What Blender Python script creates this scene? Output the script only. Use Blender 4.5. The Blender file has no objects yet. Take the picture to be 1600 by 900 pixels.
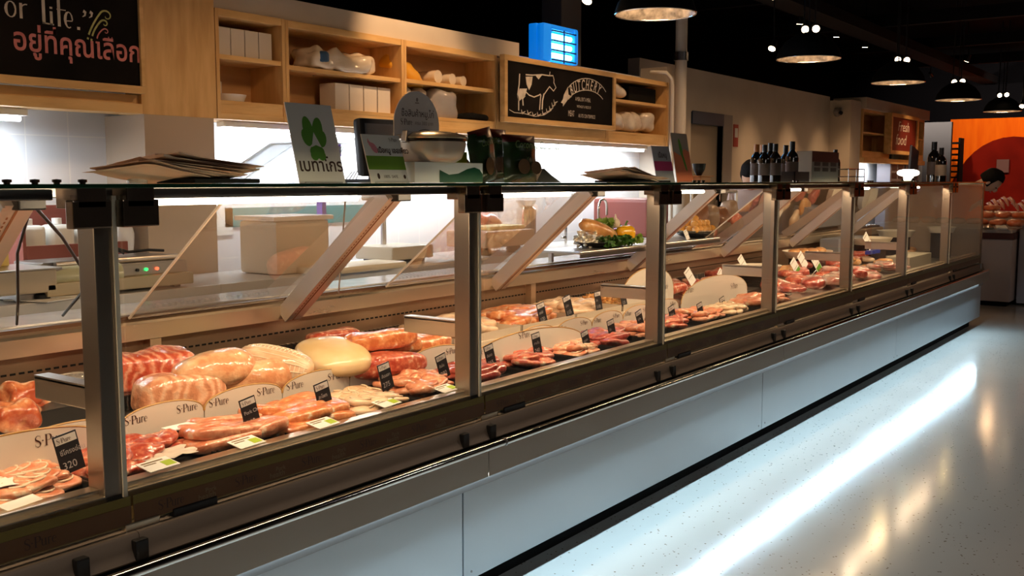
import bpy, bmesh, math, random
from math import sin, cos, pi, radians, atan, sqrt, hypot
from mathutils import Vector, Matrix, noise
random.seed(7)
S = bpy.context.scene
COL = S.collection
# ------------------------------------------------------------------ camera
H = 1.30; FPX = 1590.0; PITCH = atan(167/FPX); YAW = atan(1140/FPX*cos(PITCH))
FWD = Vector((-sin(YAW)*cos(PITCH), cos(YAW)*cos(PITCH), -sin(PITCH)))
RGT = Vector((cos(YAW), sin(YAW), 0)); UPV = RGT.cross(FWD)
cd = bpy.data.cameras.new('camera'); cam = bpy.data.objects.new('camera', cd); COL.objects.link(cam)
cd.sensor_width = 36; cd.lens = FPX/1600*36; cd.clip_start = .05; cd.clip_end = 100
cam.matrix_world = Matrix.Translation((0, 0, H)) @ Matrix((RGT, UPV, -FWD)).transposed().to_4x4()
S.camera = cam
# ------------------------------------------------------------------ world and view
w = bpy.data.worlds.new('world'); S.world = w; w.use_nodes = True
w.node_tree.nodes['Background'].inputs[0].default_value = (.55, .6, .75, 1)
w.node_tree.nodes['Background'].inputs[1].default_value = .012
S.view_settings.view_transform = 'Standard'; S.view_settings.look = 'None'
S.view_settings.gamma = 1; S.view_settings.use_curve_mapping = False
S.view_settings.exposure = 0.45
S.cycles.transparent_max_bounces = 32; S.cycles.max_bounces = 8
S.cycles.sample_clamp_indirect = 4; S.cycles.use_denoising = True
WARM = (1, .60, .30); COOL = (.62, .86, 1.0); WHITE = (1, .93, .82)
P_PEND = 13; P_WASH = 2.6; P_CASE = 5.6; E_TUBE = 12; E_LED = 22; P_LED = 11; E_NICHE = 14; P_DISP = 9

def light(name, kind, loc, power, color, rot=(0, 0, 0), parent=None, **k):
    d = bpy.data.lights.new(name, kind); d.energy = power; d.color = color
    for a, b in k.items(): setattr(d, a, b)
    o = bpy.data.objects.new(name, d); COL.objects.link(o); o.location = loc; o.rotation_euler = rot
    if parent:
        o.parent = parent; o.location = Vector(loc) - parent.location
    return o

# ------------------------------------------------------------------ pixel helpers (photo pixel to a point on a plane)
def ray(px, py): return FWD + RGT*((px-800)/FPX) + UPV*((450-py)/FPX)
def hx(px, py, x): r = ray(px, py); t = x/r.x; return Vector((x, t*r.y, H+t*r.z))
def hz(px, py, z): r = ray(px, py); t = (z-H)/r.z; return Vector((t*r.x, t*r.y, z))
def hy(px, py, y): r = ray(px, py); t = y/r.y; return Vector((t*r.x, y, H+t*r.z))

# ------------------------------------------------------------------ materials
MATS = {}
def mat(name, c, rough=.5, metal=0, coat=0, emit=None, es=0, c2=None, scale=5, stretch=(1, 1, 1), bump=0, bscale=40,
        detail=4, spec=.5, trans=0, lo=.35, hi=.65, wave=None, alpha=1, ior=1.45, croughness=.12, rvar=0, sss=0):
    if name in MATS: return MATS[name]
    m = bpy.data.materials.new(name); m.use_nodes = True; MATS[name] = m
    nt = m.node_tree; N = nt.nodes; L = nt.links; b = N['Principled BSDF']
    b.inputs['Base Color'].default_value = (*c, 1); b.inputs['Roughness'].default_value = rough
    b.inputs['Metallic'].default_value = metal; b.inputs['Coat Weight'].default_value = coat
    b.inputs['Coat Roughness'].default_value = croughness
    b.inputs['Specular IOR Level'].default_value = spec; b.inputs['Transmission Weight'].default_value = trans
    b.inputs['Alpha'].default_value = alpha; b.inputs['IOR'].default_value = ior
    if emit: b.inputs['Emission Color'].default_value = (*emit, 1); b.inputs['Emission Strength'].default_value = es
    tc = N.new('ShaderNodeTexCoord'); mp = N.new('ShaderNodeMapping'); mp.inputs['Scale'].default_value = stretch
    L.new(tc.outputs['Object'], mp.inputs[0])
    if c2 or rvar:
        if wave:
            t = N.new('ShaderNodeTexWave'); t.inputs['Scale'].default_value = scale; t.inputs['Distortion'].default_value = wave
            t.inputs['Detail'].default_value = 3; t.inputs['Detail Scale'].default_value = 1.5; f = t.outputs['Fac']
        else:
            t = N.new('ShaderNodeTexNoise'); t.inputs['Scale'].default_value = scale; t.inputs['Detail'].default_value = detail; f = t.outputs['Fac']
        L.new(mp.outputs[0], t.inputs['Vector'])
        if c2:
            r = N.new('ShaderNodeValToRGB'); r.color_ramp.elements[0].position = lo; r.color_ramp.elements[1].position = hi
            r.color_ramp.elements[0].color = (*c, 1); r.color_ramp.elements[1].color = (*c2, 1)
            L.new(f, r.inputs[0]); L.new(r.outputs[0], b.inputs['Base Color'])
        if rvar:
            q = N.new('ShaderNodeMapRange'); q.inputs['To Min'].default_value = rough-rvar; q.inputs['To Max'].default_value = rough+rvar
            L.new(f, q.inputs[0]); L.new(q.outputs[0], b.inputs['Roughness'])
    if bump:
        t2 = N.new('ShaderNodeTexNoise'); t2.inputs['Scale'].default_value = bscale; t2.inputs['Detail'].default_value = 3
        L.new(mp.outputs[0], t2.inputs['Vector'])
        bp = N.new('ShaderNodeBump'); bp.inputs['Strength'].default_value = bump; bp.inputs['Distance'].default_value = .01
        L.new(t2.outputs['Fac'], bp.inputs['Height']); L.new(bp.outputs[0], b.inputs['Normal'])
        if coat: L.new(bp.outputs[0], b.inputs['Coat Normal'])
    return m

def glassmat(name, tint=(1, 1, 1), ior=1.5, rough=.01, body=0, bodycol=(.8, .8, .8), boost=1.0):
    m = bpy.data.materials.new(name); m.use_nodes = True; nt = m.node_tree; N = nt.nodes; L = nt.links
    N.remove(N['Principled BSDF']); out = N['Material Output']
    tr = N.new('ShaderNodeBsdfTransparent'); tr.inputs[0].default_value = (*tint, 1)
    gl = N.new('ShaderNodeBsdfGlossy'); gl.inputs['Roughness'].default_value = rough
    fr = N.new('ShaderNodeFresnel'); fr.inputs['IOR'].default_value = ior
    geo = N.new('ShaderNodeNewGeometry')
    inv = N.new('ShaderNodeMath'); inv.operation = 'SUBTRACT'; inv.inputs[0].default_value = 1; L.new(geo.outputs['Backfacing'], inv.inputs[1])
    mu = N.new('ShaderNodeMath'); mu.operation = 'MULTIPLY'; L.new(fr.outputs[0], mu.inputs[0]); L.new(inv.outputs[0], mu.inputs[1])
    mb = N.new('ShaderNodeMath'); mb.operation = 'MULTIPLY'; mb.inputs[1].default_value = boost; mb.use_clamp = True; L.new(mu.outputs[0], mb.inputs[0])
    mx = N.new('ShaderNodeMixShader'); L.new(mb.outputs[0], mx.inputs[0]); L.new(gl.outputs[0], mx.inputs[2])
    if body:
        df = N.new('ShaderNodeBsdfDiffuse'); df.inputs[0].default_value = (*bodycol, 1)
        m2 = N.new('ShaderNodeMixShader'); m2.inputs[0].default_value = body; L.new(tr.outputs[0], m2.inputs[1]); L.new(df.outputs[0], m2.inputs[2])
        L.new(m2.outputs[0], mx.inputs[1])
    else: L.new(tr.outputs[0], mx.inputs[1])
    L.new(mx.outputs[0], out.inputs[0]); return m

GLASS = glassmat('clear_glass', (.985, .99, .98), 1.45)
GLASS_SLOPE = glassmat('sloping_rear_glass', (.93, .92, .9), 1.55, .02, .10, (.8, .58, .42), 2.2)  # warm body haze stands in for warm reflections in the panes
ACRYL = glassmat('clear_acrylic', (.9, .92, .92), 1.5, .05, .35, (.7, .74, .74))
PLASTIC = glassmat('crumpled_clear_plastic', (.9, .9, .9), 1.6, .12, .28, (.78, .76, .74), 2)
STEEL = mat('brushed_steel', (.60, .57, .54), .30, 1, rvar=.06, scale=30, stretch=(1, .05, 1))
STEEL_PANEL = mat('satin_steel_panel', (.56, .60, .63), .38, .85, rvar=.05, scale=14, stretch=(1, .3, .5))
STEEL_DARK = mat('dark_steel', (.30, .28, .27), .28, 1)
STEEL_WARM = mat('interior_steel', (.84, .74, .58), .30, 1, rvar=.08, scale=25, stretch=(1, .1, 1))
CHROME = mat('chrome', (.75, .72, .68), .1, 1)
BLACK = mat('black_plastic', (.012, .012, .013), .35)
BLACKM = mat('black_matte', (.006, .006, .006), .9, spec=.2)
DARKCH = mat('smoked_chrome', (.26, .20, .15), .25, 1)
EDGE = mat('green_glass_edge', (.004, .05, .022), .12, 0, 1)
WHITE_ = mat('white_card', (.80, .78, .76), .6)
PAPER = mat('white_paper', (.85, .84, .80), .7)
OLIVE = mat('olive_band', (.20, .15, .04), .28, .6)
BROWNB = mat('brown_sticker_band', (.13, .055, .018), .35, .2)
BROWNT = mat('dark_brown_print', (.045, .015, .008), .4)
GOLDT = mat('gold_brown_print', (.22, .15, .07), .4)
TRAYB = mat('black_tray', (.02, .019, .018), .25)
WOOD = mat('pine_wood', (.62, .36, .13), .45, c2=(.78, .50, .21), scale=6, stretch=(3, .5, 3), bump=.08, bscale=8)
WOODV = mat('pine_wood_upright', (.60, .34, .12), .45, c2=(.76, .48, .20), scale=6, stretch=(3, 3, .5), bump=.08, bscale=8)
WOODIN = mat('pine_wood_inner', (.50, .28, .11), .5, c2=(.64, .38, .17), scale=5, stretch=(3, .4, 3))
PLASTER = mat('beige_plaster', (.62, .54, .45), .8, c2=(.68, .60, .51), scale=2)
PILLAR = mat('beige_board', (.46, .36, .27), .75)
WHITEWALL = mat('grey_white_wall', (.55, .57, .60), .6)
CHALK = mat('chalkboard', (.006, .005, .005), .8, spec=.1, c2=(.014, .011, .010), scale=3)
CH_W = mat('white_chalk', (.62, .55, .47), .9, c2=(.75, .68, .6), scale=30)
CH_P = mat('pink_chalk', (.62, .20, .20), .9, c2=(.75, .28, .27), scale=30)
CH_G = mat('green_chalk', (.42, .46, .16), .9, c2=(.6, .58, .25), scale=30)
CEIL = mat('black_ceiling', (.004, .004, .006), .95, spec=.1)
DUCT = mat('dark_duct', (.009, .009, .012), .8, spec=.2)
def meat(name, a, b, sc=18, bump=.5, bs=30, coat=.9, fat=(.88, .70, .50), fpos=.70, **k):
    m = mat(name, a, .35, 0, coat, c2=b, scale=sc*1.7 if 'wave' not in k else sc, bump=bump, bscale=bs*1.3, croughness=.08, detail=7, **dict(dict(lo=.40, hi=.60), **k))
    for n in m.node_tree.nodes:
        if n.type == 'VALTORGB' and len(n.color_ramp.elements) == 2:
            e = n.color_ramp.elements.new(fpos); e.color = (*fat, 1)
        if n.type == 'TEX_WAVE': n.bands_direction = 'Y'
    return m
M_RED = meat('red_raw_meat', (.42, .05, .025), (.70, .20, .11), 26)
M_DRED = meat('dark_red_meat', (.30, .03, .02), (.55, .12, .08), 22, fat=(.75, .45, .33), fpos=.76)
M_PINK = meat('pink_raw_meat', (.62, .19, .09), (.80, .38, .22), 20)
M_ORANGE = meat('orange_pink_meat', (.60, .16, .05), (.80, .34, .13), 22)
M_PALE = meat('pale_meat', (.75, .47, .28), (.86, .63, .42), 12, .3, 22)
M_FAT = meat('white_fat', (.82, .66, .46), (.88, .76, .58), 8, .2)
M_SKIN = meat('pale_yellow_rind', (.80, .56, .26), (.86, .66, .36), 5, .12, 12, .5)
M_RIB = meat('rib_meat', (.64, .27, .14), (.80, .40, .23), 10, .9, 22, 1, wave=7, lo=.1, hi=.6, fpos=.97, fat=(.84, .50, .32))
M_RIBT = meat('red_rib_meat', (.52, .08, .04), (.66, .17, .09), 11, .9, 22, 1, wave=9, lo=.1, hi=.7, fpos=.98, fat=(.78, .34, .22))
M_HAM = meat('wrapped_ham', (.68, .30, .14), (.86, .56, .32), 12, .7, 16, 1)
M_BRO = meat('browned_sausage', (.55, .22, .06), (.74, .38, .13), 10, .3)
NET = mat('white_netting', (.9, .8, .62), .6)

# ------------------------------------------------------------------ mesh builder
class MB:
    def __init__(s): s.v = []; s.f = []; s.m = []
    def add(s, vs, fs, mi=0):
        o = len(s.v); s.v += [Vector(v) for v in vs]; s.f += [[i+o for i in f] for f in fs]; s.m += [mi]*len(fs); return s
    def box(s, a, b, mi=0, bev=0, M=None):
        x0, y0, z0 = [min(a[i], b[i]) for i in range(3)]; x1, y1, z1 = [max(a[i], b[i]) for i in range(3)]
        if bev:
            bm = bmesh.new(); bmesh.ops.create_cube(bm, size=1)
            for v in bm.verts: v.co = Vector(((x0+x1)/2+v.co.x*(x1-x0), (y0+y1)/2+v.co.y*(y1-y0), (z0+z1)/2+v.co.z*(z1-z0)))
            bmesh.ops.bevel(bm, geom=list(bm.edges), offset=min(bev, (x1-x0)*.45, (y1-y0)*.45, (z1-z0)*.45), segments=2, affect='EDGES', profile=.6)
            bm.verts.index_update()
            vs = [v.co.copy() for v in bm.verts]; fs = [[v.index for v in f.verts] for f in bm.faces]; bm.free()
        else:
            vs = [Vector((x, y, z)) for x in (x0, x1) for y in (y0, y1) for z in (z0, z1)]
            fs = [[0, 1, 3, 2], [4, 6, 7, 5], [0, 4, 5, 1], [2, 3, 7, 6], [0, 2, 6, 4], [1, 5, 7, 3]]
        if M: vs = [M @ v for v in vs]
        return s.add(vs, fs, mi)
    def prism(s, poly, n, t, mi=0):      # poly: 3d points, extruded along n by t
        n = Vector(n).normalized()*t; k = len(poly); P = [Vector(p) for p in poly]
        nn = Vector((0, 0, 0))
        for i in range(k): nn += P[i].cross(P[(i+1) % k])
        vs = P+[p+n for p in P]
        if nn.dot(n) > 0: fs = [list(range(k))[::-1], list(range(k, 2*k))]; sd = [[i, (i+1) % k, (i+1) % k+k, i+k] for i in range(k)]
        else: fs = [list(range(k)), list(range(k, 2*k))[::-1]]; sd = [[i+k, (i+1) % k+k, (i+1) % k, i] for i in range(k)]
        return s.add(vs, fs+sd, mi)
    def tube(s, pts, r, seg=8, mi=0, cap=True, closed=False):
        P = [Vector(p) for p in pts]; n = len(P); R = r if isinstance(r, (list, tuple)) else [r]*n
        vs = []; prev = None
        for i in range(n):
            if closed: d = P[(i+1) % n]-P[i-1]
            else: d = (P[min(i+1, n-1)]-P[max(i-1, 0)])
            d.normalize()
            if prev is None:
                u = d.cross(Vector((0, 0, 1)))
                if u.length < .1: u = d.cross(Vector((1, 0, 0)))
            else: u = prev-d*prev.dot(d)
            u.normalize(); prev = u; q = d.cross(u)
            for k in range(seg):
                a = 2*pi*k/seg; vs.append(P[i]+(u*cos(a)+q*sin(a))*R[i])
        fs = []
        for i in range(n if closed else n-1):
            j = (i+1) % n
            for k in range(seg): fs.append([i*seg+k, i*seg+(k+1) % seg, j*seg+(k+1) % seg, j*seg+k])
        if cap and not closed: fs += [list(range(seg))[::-1], [(n-1)*seg+k for k in range(seg)]]
        return s.add(vs, fs, mi)
    def lathe(s, prof, c=(0, 0, 0), seg=24, mi=0, M=None, sx=1, sy=1, closed=False):
        c = Vector(c); vs = []; n = len(prof)
        for r, z in prof:
            for k in range(seg):
                a = 2*pi*k/seg; v = Vector((r*cos(a)*sx, r*sin(a)*sy, z)); vs.append((M @ v if M else v)+c)
        fs = [[i*seg+k, i*seg+(k+1) % seg, (i+1)*seg+(k+1) % seg, (i+1)*seg+k] for i in range(n-1) for k in range(seg)]
        if not closed:
            if prof[0][0] > 1e-5: fs.append(list(range(seg))[::-1])
            if prof[-1][0] > 1e-5: fs.append([(n-1)*seg+k for k in range(seg)])
        return s.add(vs, fs, mi)
    def blob(s, c, dim, e=1, amp=.0, fr=6, seed=0, M=None, mi=0, nu=28, nv=16, bend=0, fn=None):
        # superellipsoid: e<1 boxier
        vs = []; sg = lambda a, p: math.copysign(abs(a)**p, a)
        for j in range(nv+1):
            ph = -pi/2+pi*j/nv
            for i in range(nu):
                th = 2*pi*i/nu
                v = Vector((sg(cos(ph), e)*sg(cos(th), e), sg(cos(ph), e)*sg(sin(th), e), sg(sin(ph), e)))
                if fn: v = fn(v)
                q = Vector((v.x*dim[0]/2, v.y*dim[1]/2, v.z*dim[2]/2))
                if amp:
                    nz = noise.noise(q*fr+Vector((seed*7.1, seed*3.3, 0)))
                    q += v.normalized()*nz*amp if v.length else q
                if bend: q.z += bend*(q.y/(dim[1]/2))**2
                vs.append((M @ q if M else q)+Vector(c))
        fs = [[j*nu+i, j*nu+(i+1) % nu, (j+1)*nu+(i+1) % nu, (j+1)*nu+i] for j in range(nv) for i in range(nu)]
        return s.add(vs, fs, mi)
    def stroke(s, pts, wd, fr, mi=0, t=.0006):
        # fr: (origin, U, V, N) ; pts 2d ; wd width or list -> raised ribbon
        O, U, V, Nn = fr; n = len(pts); W = wd if isinstance(wd, (list, tuple)) else [wd]*n; vs = []
        for i in range(n):
            a = pts[max(i-1, 0)]; b = pts[min(i+1, n-1)]; dx, dy = b[0]-a[0], b[1]-a[1]; l = hypot(dx, dy) or 1
            nx, ny = -dy/l*W[i]/2, dx/l*W[i]/2
            for sgn in (1, -1):
                x, y = pts[i][0]+sgn*nx, pts[i][1]+sgn*ny
                vs.append(O+U*x+V*y+Nn*t)
        fs = [[2*i+1, 2*i+3, 2*i+2, 2*i] for i in range(n-1)]
        return s.add(vs, fs, mi)
    def poly2(s, pts, fr, mi=0, t=.0006):
        O, U, V, Nn = fr; return s.add([O+U*x+V*y+Nn*t for x, y in pts], [list(range(len(pts)))], mi)
    def merge(s, o, M=None):
        s.add([M @ v for v in o.v] if M else o.v, o.f); s.m[-len(o.f):] = o.m; return s

def build(name, mb, mats, parent=None, smooth=None, world=True, kind=None, label=None):
    me = bpy.data.meshes.new(name)
    off = parent.location if (parent and world) else Vector((0, 0, 0))
    p = parent
    while p and world and p.parent: p = p.parent; off = off+p.location
    me.from_pydata([v-off for v in mb.v], [], mb.f)
    if not isinstance(mats, (list, tuple)): mats = [mats]
    for m in mats: me.materials.append(m)
    me.polygons.foreach_set('material_index', mb.m)
    if smooth is not None:
        me.shade_smooth()
        if smooth < 180: me.set_sharp_from_angle(angle=radians(smooth))
    me.update()
    o = bpy.data.objects.new(name, me); COL.objects.link(o)
    if parent: o.parent = parent
    if kind: o['kind'] = kind
    if label: o['label'] = label
    return o
def thing(name, label, cat, loc, group=None, rz=0):
    o = bpy.data.objects.new(name, None); o.empty_display_size = .05; COL.objects.link(o); o.location = Vector(loc); o.rotation_euler.z = rz
    o['label'] = label; o['category'] = cat
    if group: o['group'] = group
    return o
def tag(o, label, cat, group=None):
    o['label'] = label; o['category'] = cat
    if group: o['group'] = group
    elif 'group' in o: del o['group']
    return o
def copy_tree(o, loc=None, rz=None, label=None, parent=None):
    c = o.copy(); COL.objects.link(c); c.parent = parent
    if loc is not None: c.location = Vector(loc)
    if rz is not None: c.rotation_euler.z = rz
    if label: c['label'] = label
    for ch in o.children: copy_tree(ch, parent=c)
    return c
def setorigin(o):   # move a world-space mesh so its origin lies at its base centre
    me = o.data; xs = [v.co for v in me.vertices]
    c = Vector(((min(v.x for v in xs)+max(v.x for v in xs))/2, (min(v.y for v in xs)+max(v.y for v in xs))/2, min(v.z for v in xs)))
    me.transform(Matrix.Translation(-c)); o.location = c; return o
def solo(name, mb, mats, label, cat, group=None, smooth=None):
    return setorigin(tag(build(name, mb, mats, smooth=smooth), label, cat, group))
def struct(name, mb, mats, smooth=None): return build(name, mb, mats, smooth=smooth, kind='structure')
def Rz(a): return Matrix.Rotation(a, 4, 'Z')
def Rx(a): return Matrix.Rotation(a, 4, 'X')
def Ry(a): return Matrix.Rotation(a, 4, 'Y')
def T(*a): return Matrix.Translation(a if len(a) == 3 else a[0])
X_, Y_, Z_ = Vector((1, 0, 0)), Vector((0, 1, 0)), Vector((0, 0, 1))

# ------------------------------------------------------------------ lettering
_tc = {}
def text2(body, mb, fr, size, mi=0, t=.0006, shear=0, center=False, sx=1, bold=0):
    key = (body, shear, bold)
    if key not in _tc:
        cu = bpy.data.curves.new('txt', 'FONT'); cu.body = body; cu.shear = shear; cu.resolution_u = 3; cu.offset = bold
        ob = bpy.data.objects.new('txt', cu); COL.objects.link(ob)
        dg = bpy.context.evaluated_depsgraph_get(); ev = ob.evaluated_get(dg); me = ev.to_mesh()
        vs = [(v.co.x, v.co.y) for v in me.vertices]; fs = [list(p.vertices) for p in me.polygons]
        ev.to_mesh_clear(); bpy.data.objects.remove(ob); bpy.data.curves.remove(cu)
        _tc[key] = (vs, fs)
    vs, fs = _tc[key]
    if not vs: return
    O, U, V, Nn = fr; w = max(v[0] for v in vs); ox = -w*size*sx/2 if center else 0
    mb.add([O+U*(x*size*sx+ox)+V*(y*size)+Nn*t for x, y in vs], fs, mi)
def arc(cx, cy, rx, ry, a0, a1, n=12):
    return [(cx+rx*cos(radians(a0+(a1-a0)*i/n)), cy+ry*sin(radians(a0+(a1-a0)*i/n))) for i in range(n+1)]
def spure(mb, fr, h, mi=0, t=.0006):
    O, U, V, Nn = fr
    def st(p, w): mb.stroke([(x*h, y*h) for x, y in p], [q*h for q in w] if isinstance(w, list) else w*h, (O, U, V, Nn), mi, t)
    st(arc(.30, .74, .22, .24, 40, 180, 8)+[(.10, .64), (.28, .53), (.44, .42), (.52, .28)]+arc(.30, .24, .22, .24, 0, -150, 8),
       [.03, .04, .05, .05, .05, .06, .07, .09, .11, .13, .15, .14, .13, .11, .09, .07, .06, .05, .05, .05, .04, .03][:22])
    st([(.50, .76), (.50, .98)], .03); st([(.07, .02), (.07, .28)], .03)
    st([(.66, .5), (.80, .5)], .10)                                                # dot
    st([(1.06, 0), (1.06, 1)], .15); st([(.92, .985), (1.3, .985)], .03); st([(.92, .015), (1.2, .015)], .03)
    st([(1.12, .985), (1.30, .98)]+arc(1.30, .72, .20, .25, 80, -80, 8)+[(1.12, .46)], [.03, .04, .06, .09, .13, .15, .15, .13, .09, .06, .04, .03])
    st([(1.66, .66), (1.66, .2)], .12); st(arc(1.80, .2, .14, .18, 180, 330, 6), [.12, .1, .07, .05, .04, .04, .04]); st([(2.0, .66), (2.0, 0)], .12)
    st([(1.56, .65), (1.70, .65)], .03); st([(1.9, .65), (2.02, .65)], .03); st([(2.0, .015), (2.10, .015)], .03)
    st([(2.28, .66), (2.28, 0)], .12); st([(2.18, .015), (2.40, .015)], .03); st([(2.18, .65), (2.3, .65)], .03)
    st(arc(2.44, .48, .14, .17, 170, 50, 5), [.03, .04, .06, .08, .1, .1])
    st([(2.66, .38), (2.98, .38)], .035); st(arc(2.82, .34, .18, .32, 0, 320, 12), [.05, .05, .04, .04, .06, .09, .12, .12, .1, .06, .04, .04, .03])
    return 3.0*h

# =================================================================== SETTING
m = bpy.data.materials.new('terrazzo_floor'); m.use_nodes = True; nt = m.node_tree; N = nt.nodes; L = nt.links; b = N['Principled BSDF']
tc = N.new('ShaderNodeTexCoord'); n1 = N.new('ShaderNodeTexNoise'); n1.inputs['Scale'].default_value = 1.3; n1.inputs['Detail'].default_value = 6
r1 = N.new('ShaderNodeValToRGB'); r1.color_ramp.elements[0].color = (.40, .385, .36, 1); r1.color_ramp.elements[1].color = (.50, .485, .455, 1)
vo = N.new('ShaderNodeTexVoronoi'); vo.inputs['Scale'].default_value = 38; vo.inputs['Randomness'].default_value = 1
nz = N.new('ShaderNodeTexNoise'); nz.inputs['Scale'].default_value = 60; nz.inputs['Detail'].default_value = 2
ad = N.new('ShaderNodeMath'); ad.operation = 'MULTIPLY_ADD'; ad.inputs[1].default_value = .25; L.new(nz.outputs[0], ad.inputs[0]); L.new(vo.outputs['Distance'], ad.inputs[2])
lt = N.new('ShaderNodeMath'); lt.operation = 'LESS_THAN'; lt.inputs[1].default_value = .25; L.new(ad.outputs[0], lt.inputs[0])
mx = N.new('ShaderNodeMix'); mx.data_type = 'RGBA'; mx.inputs[7].default_value = (.16, .11, .07, 1)
L.new(tc.outputs['Object'], n1.inputs[0]); L.new(tc.outputs['Object'], vo.inputs[0]); L.new(tc.outputs['Object'], nz.inputs[0])
L.new(n1.outputs[0], r1.inputs[0]); L.new(r1.outputs[0], mx.inputs[6]); L.new(lt.outputs[0], mx.inputs[0]); L.new(mx.outputs[2], b.inputs['Base Color'])
n3 = N.new('ShaderNodeTexNoise'); n3.inputs['Scale'].default_value = 5; n3.inputs['Detail'].default_value = 5; L.new(tc.outputs['Object'], n3.inputs[0])
mr = N.new('ShaderNodeMapRange'); mr.inputs['To Min'].default_value = .10; mr.inputs['To Max'].default_value = .17; L.new(n3.outputs[0], mr.inputs[0]); L.new(mr.outputs[0], b.inputs['Roughness'])
b.inputs['Specular IOR Level'].default_value = .7
FLOOR = m
struct('floor', MB().box((-6.5, -3, -.1), (6, 24, 0)), FLOOR)
struct('ceiling', MB().box((-6.5, -3, 3.55), (6, 24, 3.65)), CEIL)
# tile material for the niche
m = bpy.data.materials.new('white_wall_tile'); m.use_nodes = True; nt = m.node_tree; N = nt.nodes; L = nt.links; b = N['Principled BSDF']
tc = N.new('ShaderNodeTexCoord'); mp = N.new('ShaderNodeMapping'); mp.inputs['Rotation'].default_value = (radians(-90), 0, radians(90)); L.new(tc.outputs['Object'], mp.inputs[0])
sp = N.new('ShaderNodeSeparateXYZ'); L.new(tc.outputs['Object'], sp.inputs[0])
cb = N.new('ShaderNodeCombineXYZ'); L.new(sp.outputs['Y'], cb.inputs[0]); L.new(sp.outputs['Z'], cb.inputs[1])
br = N.new('ShaderNodeTexBrick'); br.offset = 0; br.inputs['Scale'].default_value = 1; br.inputs['Brick Width'].default_value = .2; br.inputs['Row Height'].default_value = .3
br.inputs['Mortar Size'].default_value = .003; br.inputs['Color1'].default_value = (.80, .82, .86, 1); br.inputs['Color2'].default_value = (.83, .84, .88, 1); br.inputs['Mortar'].default_value = (.93, .93, .93, 1)
L.new(cb.outputs[0], br.inputs[0]); L.new(br.outputs[0], b.inputs['Base Color']); b.inputs['Roughness'].default_value = .3
TILE = m
XB = -4.0    # bulkhead and cabinet front
struct('wall_back', MB().box((-4.42, -3, 0), (-4.3, 7.95, 2.2)), TILE)
struct('trim_1', MB().box((-4.45, -3, 2.118), (-4.02, 5.72, 2.225)), PLASTER)
struct('trim_24', MB().box((-4.45, 5.72, 2.118), (-4.12, 7.95, 2.14)), mat('dark_top_strip', (.06, .055, .05), .9))  # low top strip in one even dark tone
struct('trim_2', MB().box((-4.30, 2.785, 0), (-4.0, 3.165, 1.597)), PILLAR)            # beige pillar below the cabinets
struct('trim_3', MB().box((-4.30, 7.95, 0), (-4.05, 8.3, 2.27)), PLASTER)
struct('wall_far_side', MB().box((-4.62, 8.3, 0), (-4.5, 9.38, 2.41)).box((-4.62, 9.38, 1.99), (-4.5, 10.15, 2.41)).box((-4.62, 10.15, 0), (-4.5, 13.56, 2.41)), PLASTER)
d = struct('door_1', MB().box((-4.60, 9.38, 0), (-4.56, 10.15, 1.99)), mat('door_tan', (.34, .29, .23), .6))
build('door_sign', MB().box((-4.56, 9.40, 1.875), (-4.49, 10.16, 2.0), bev=.003), mat('dark_blue_panel', (.035, .065, .12), .5), d, world=True)
build('door_frame', MB().box((-4.56, 10.15, 0), (-4.49, 10.38, 2.0)), mat('grey_frame', (.30, .28, .27), .6), d)
build('door_handle', MB().box((-4.56, 10.08, .95), (-4.52, 10.12, 1.1), bev=.005), STEEL, d)
struct('trim_4', MB().box((-4.6, 13.56, 0), (-4.22, 14.0, 2.36)), PLASTER)
struct('trim_5', MB().box((-4.6, 14.0, 2.27), (-4.15, 17.4, 2.42)), PLASTER)
struct('wall_side_niche', MB().box((-4.6, 14.0, 0), (-4.5, 18.5, 2.3)), TILE)
struct('wall_back_far', MB().box((-6.3, 18.5, 0), (-4.05, 18.6, 2.3)), mat('dim_blue_grey_wall', (.13, .135, .16), .7))
struct('wall_end', MB().box((-4.4, 20.0, 0), (4, 20.1, 2.42)), mat('orange_painted_wall', (.86, .12, .004), .9, spec=.1, c2=(.95, .17, .006), scale=3, stretch=(3, 1, .4)))
struct('wall_end_upper', MB().box((-6.5, 20.1, 0), (6, 20.2, 3.6)), CEIL)
struct('wall_left', MB().box((-6.5, -3, 0), (-6.4, 24, 3.6)), CEIL)
struct('wall_right', MB().box((5.9, -3, 0), (6, 24, 3.6)), mat('dark_wall', (.05, .045, .045), .8))
struct('wall_front', MB().box((-6.5, -3, 0), (6, -2.9, 3.6)), mat('dark_wall', (.05, .045, .045), .8))
struct('wall_left_return', MB().box((-6.4, -3, 2.27), (-6.3, 24, 3.6)), CEIL)
# red arch of the far shop: a thick half ring with dark red inside
ar = MB(); pts = [Vector((-3.30+1.0*cos(radians(a)), 19.8, .95+1.13*sin(radians(a)))) for a in range(0, 181, 10)]
ar.prism(pts+[Vector((-4.3, 19.8, 0)), Vector((-2.3, 19.8, 0))], Y_, .18)
ao = build('archway', ar, mat('dark_red_paint', (.13, .005, .002), .9, c2=(.2, .008, .003), scale=2, spec=.1)); ao['kind'] = 'structure'; ao.name = 'trim_6'
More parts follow.
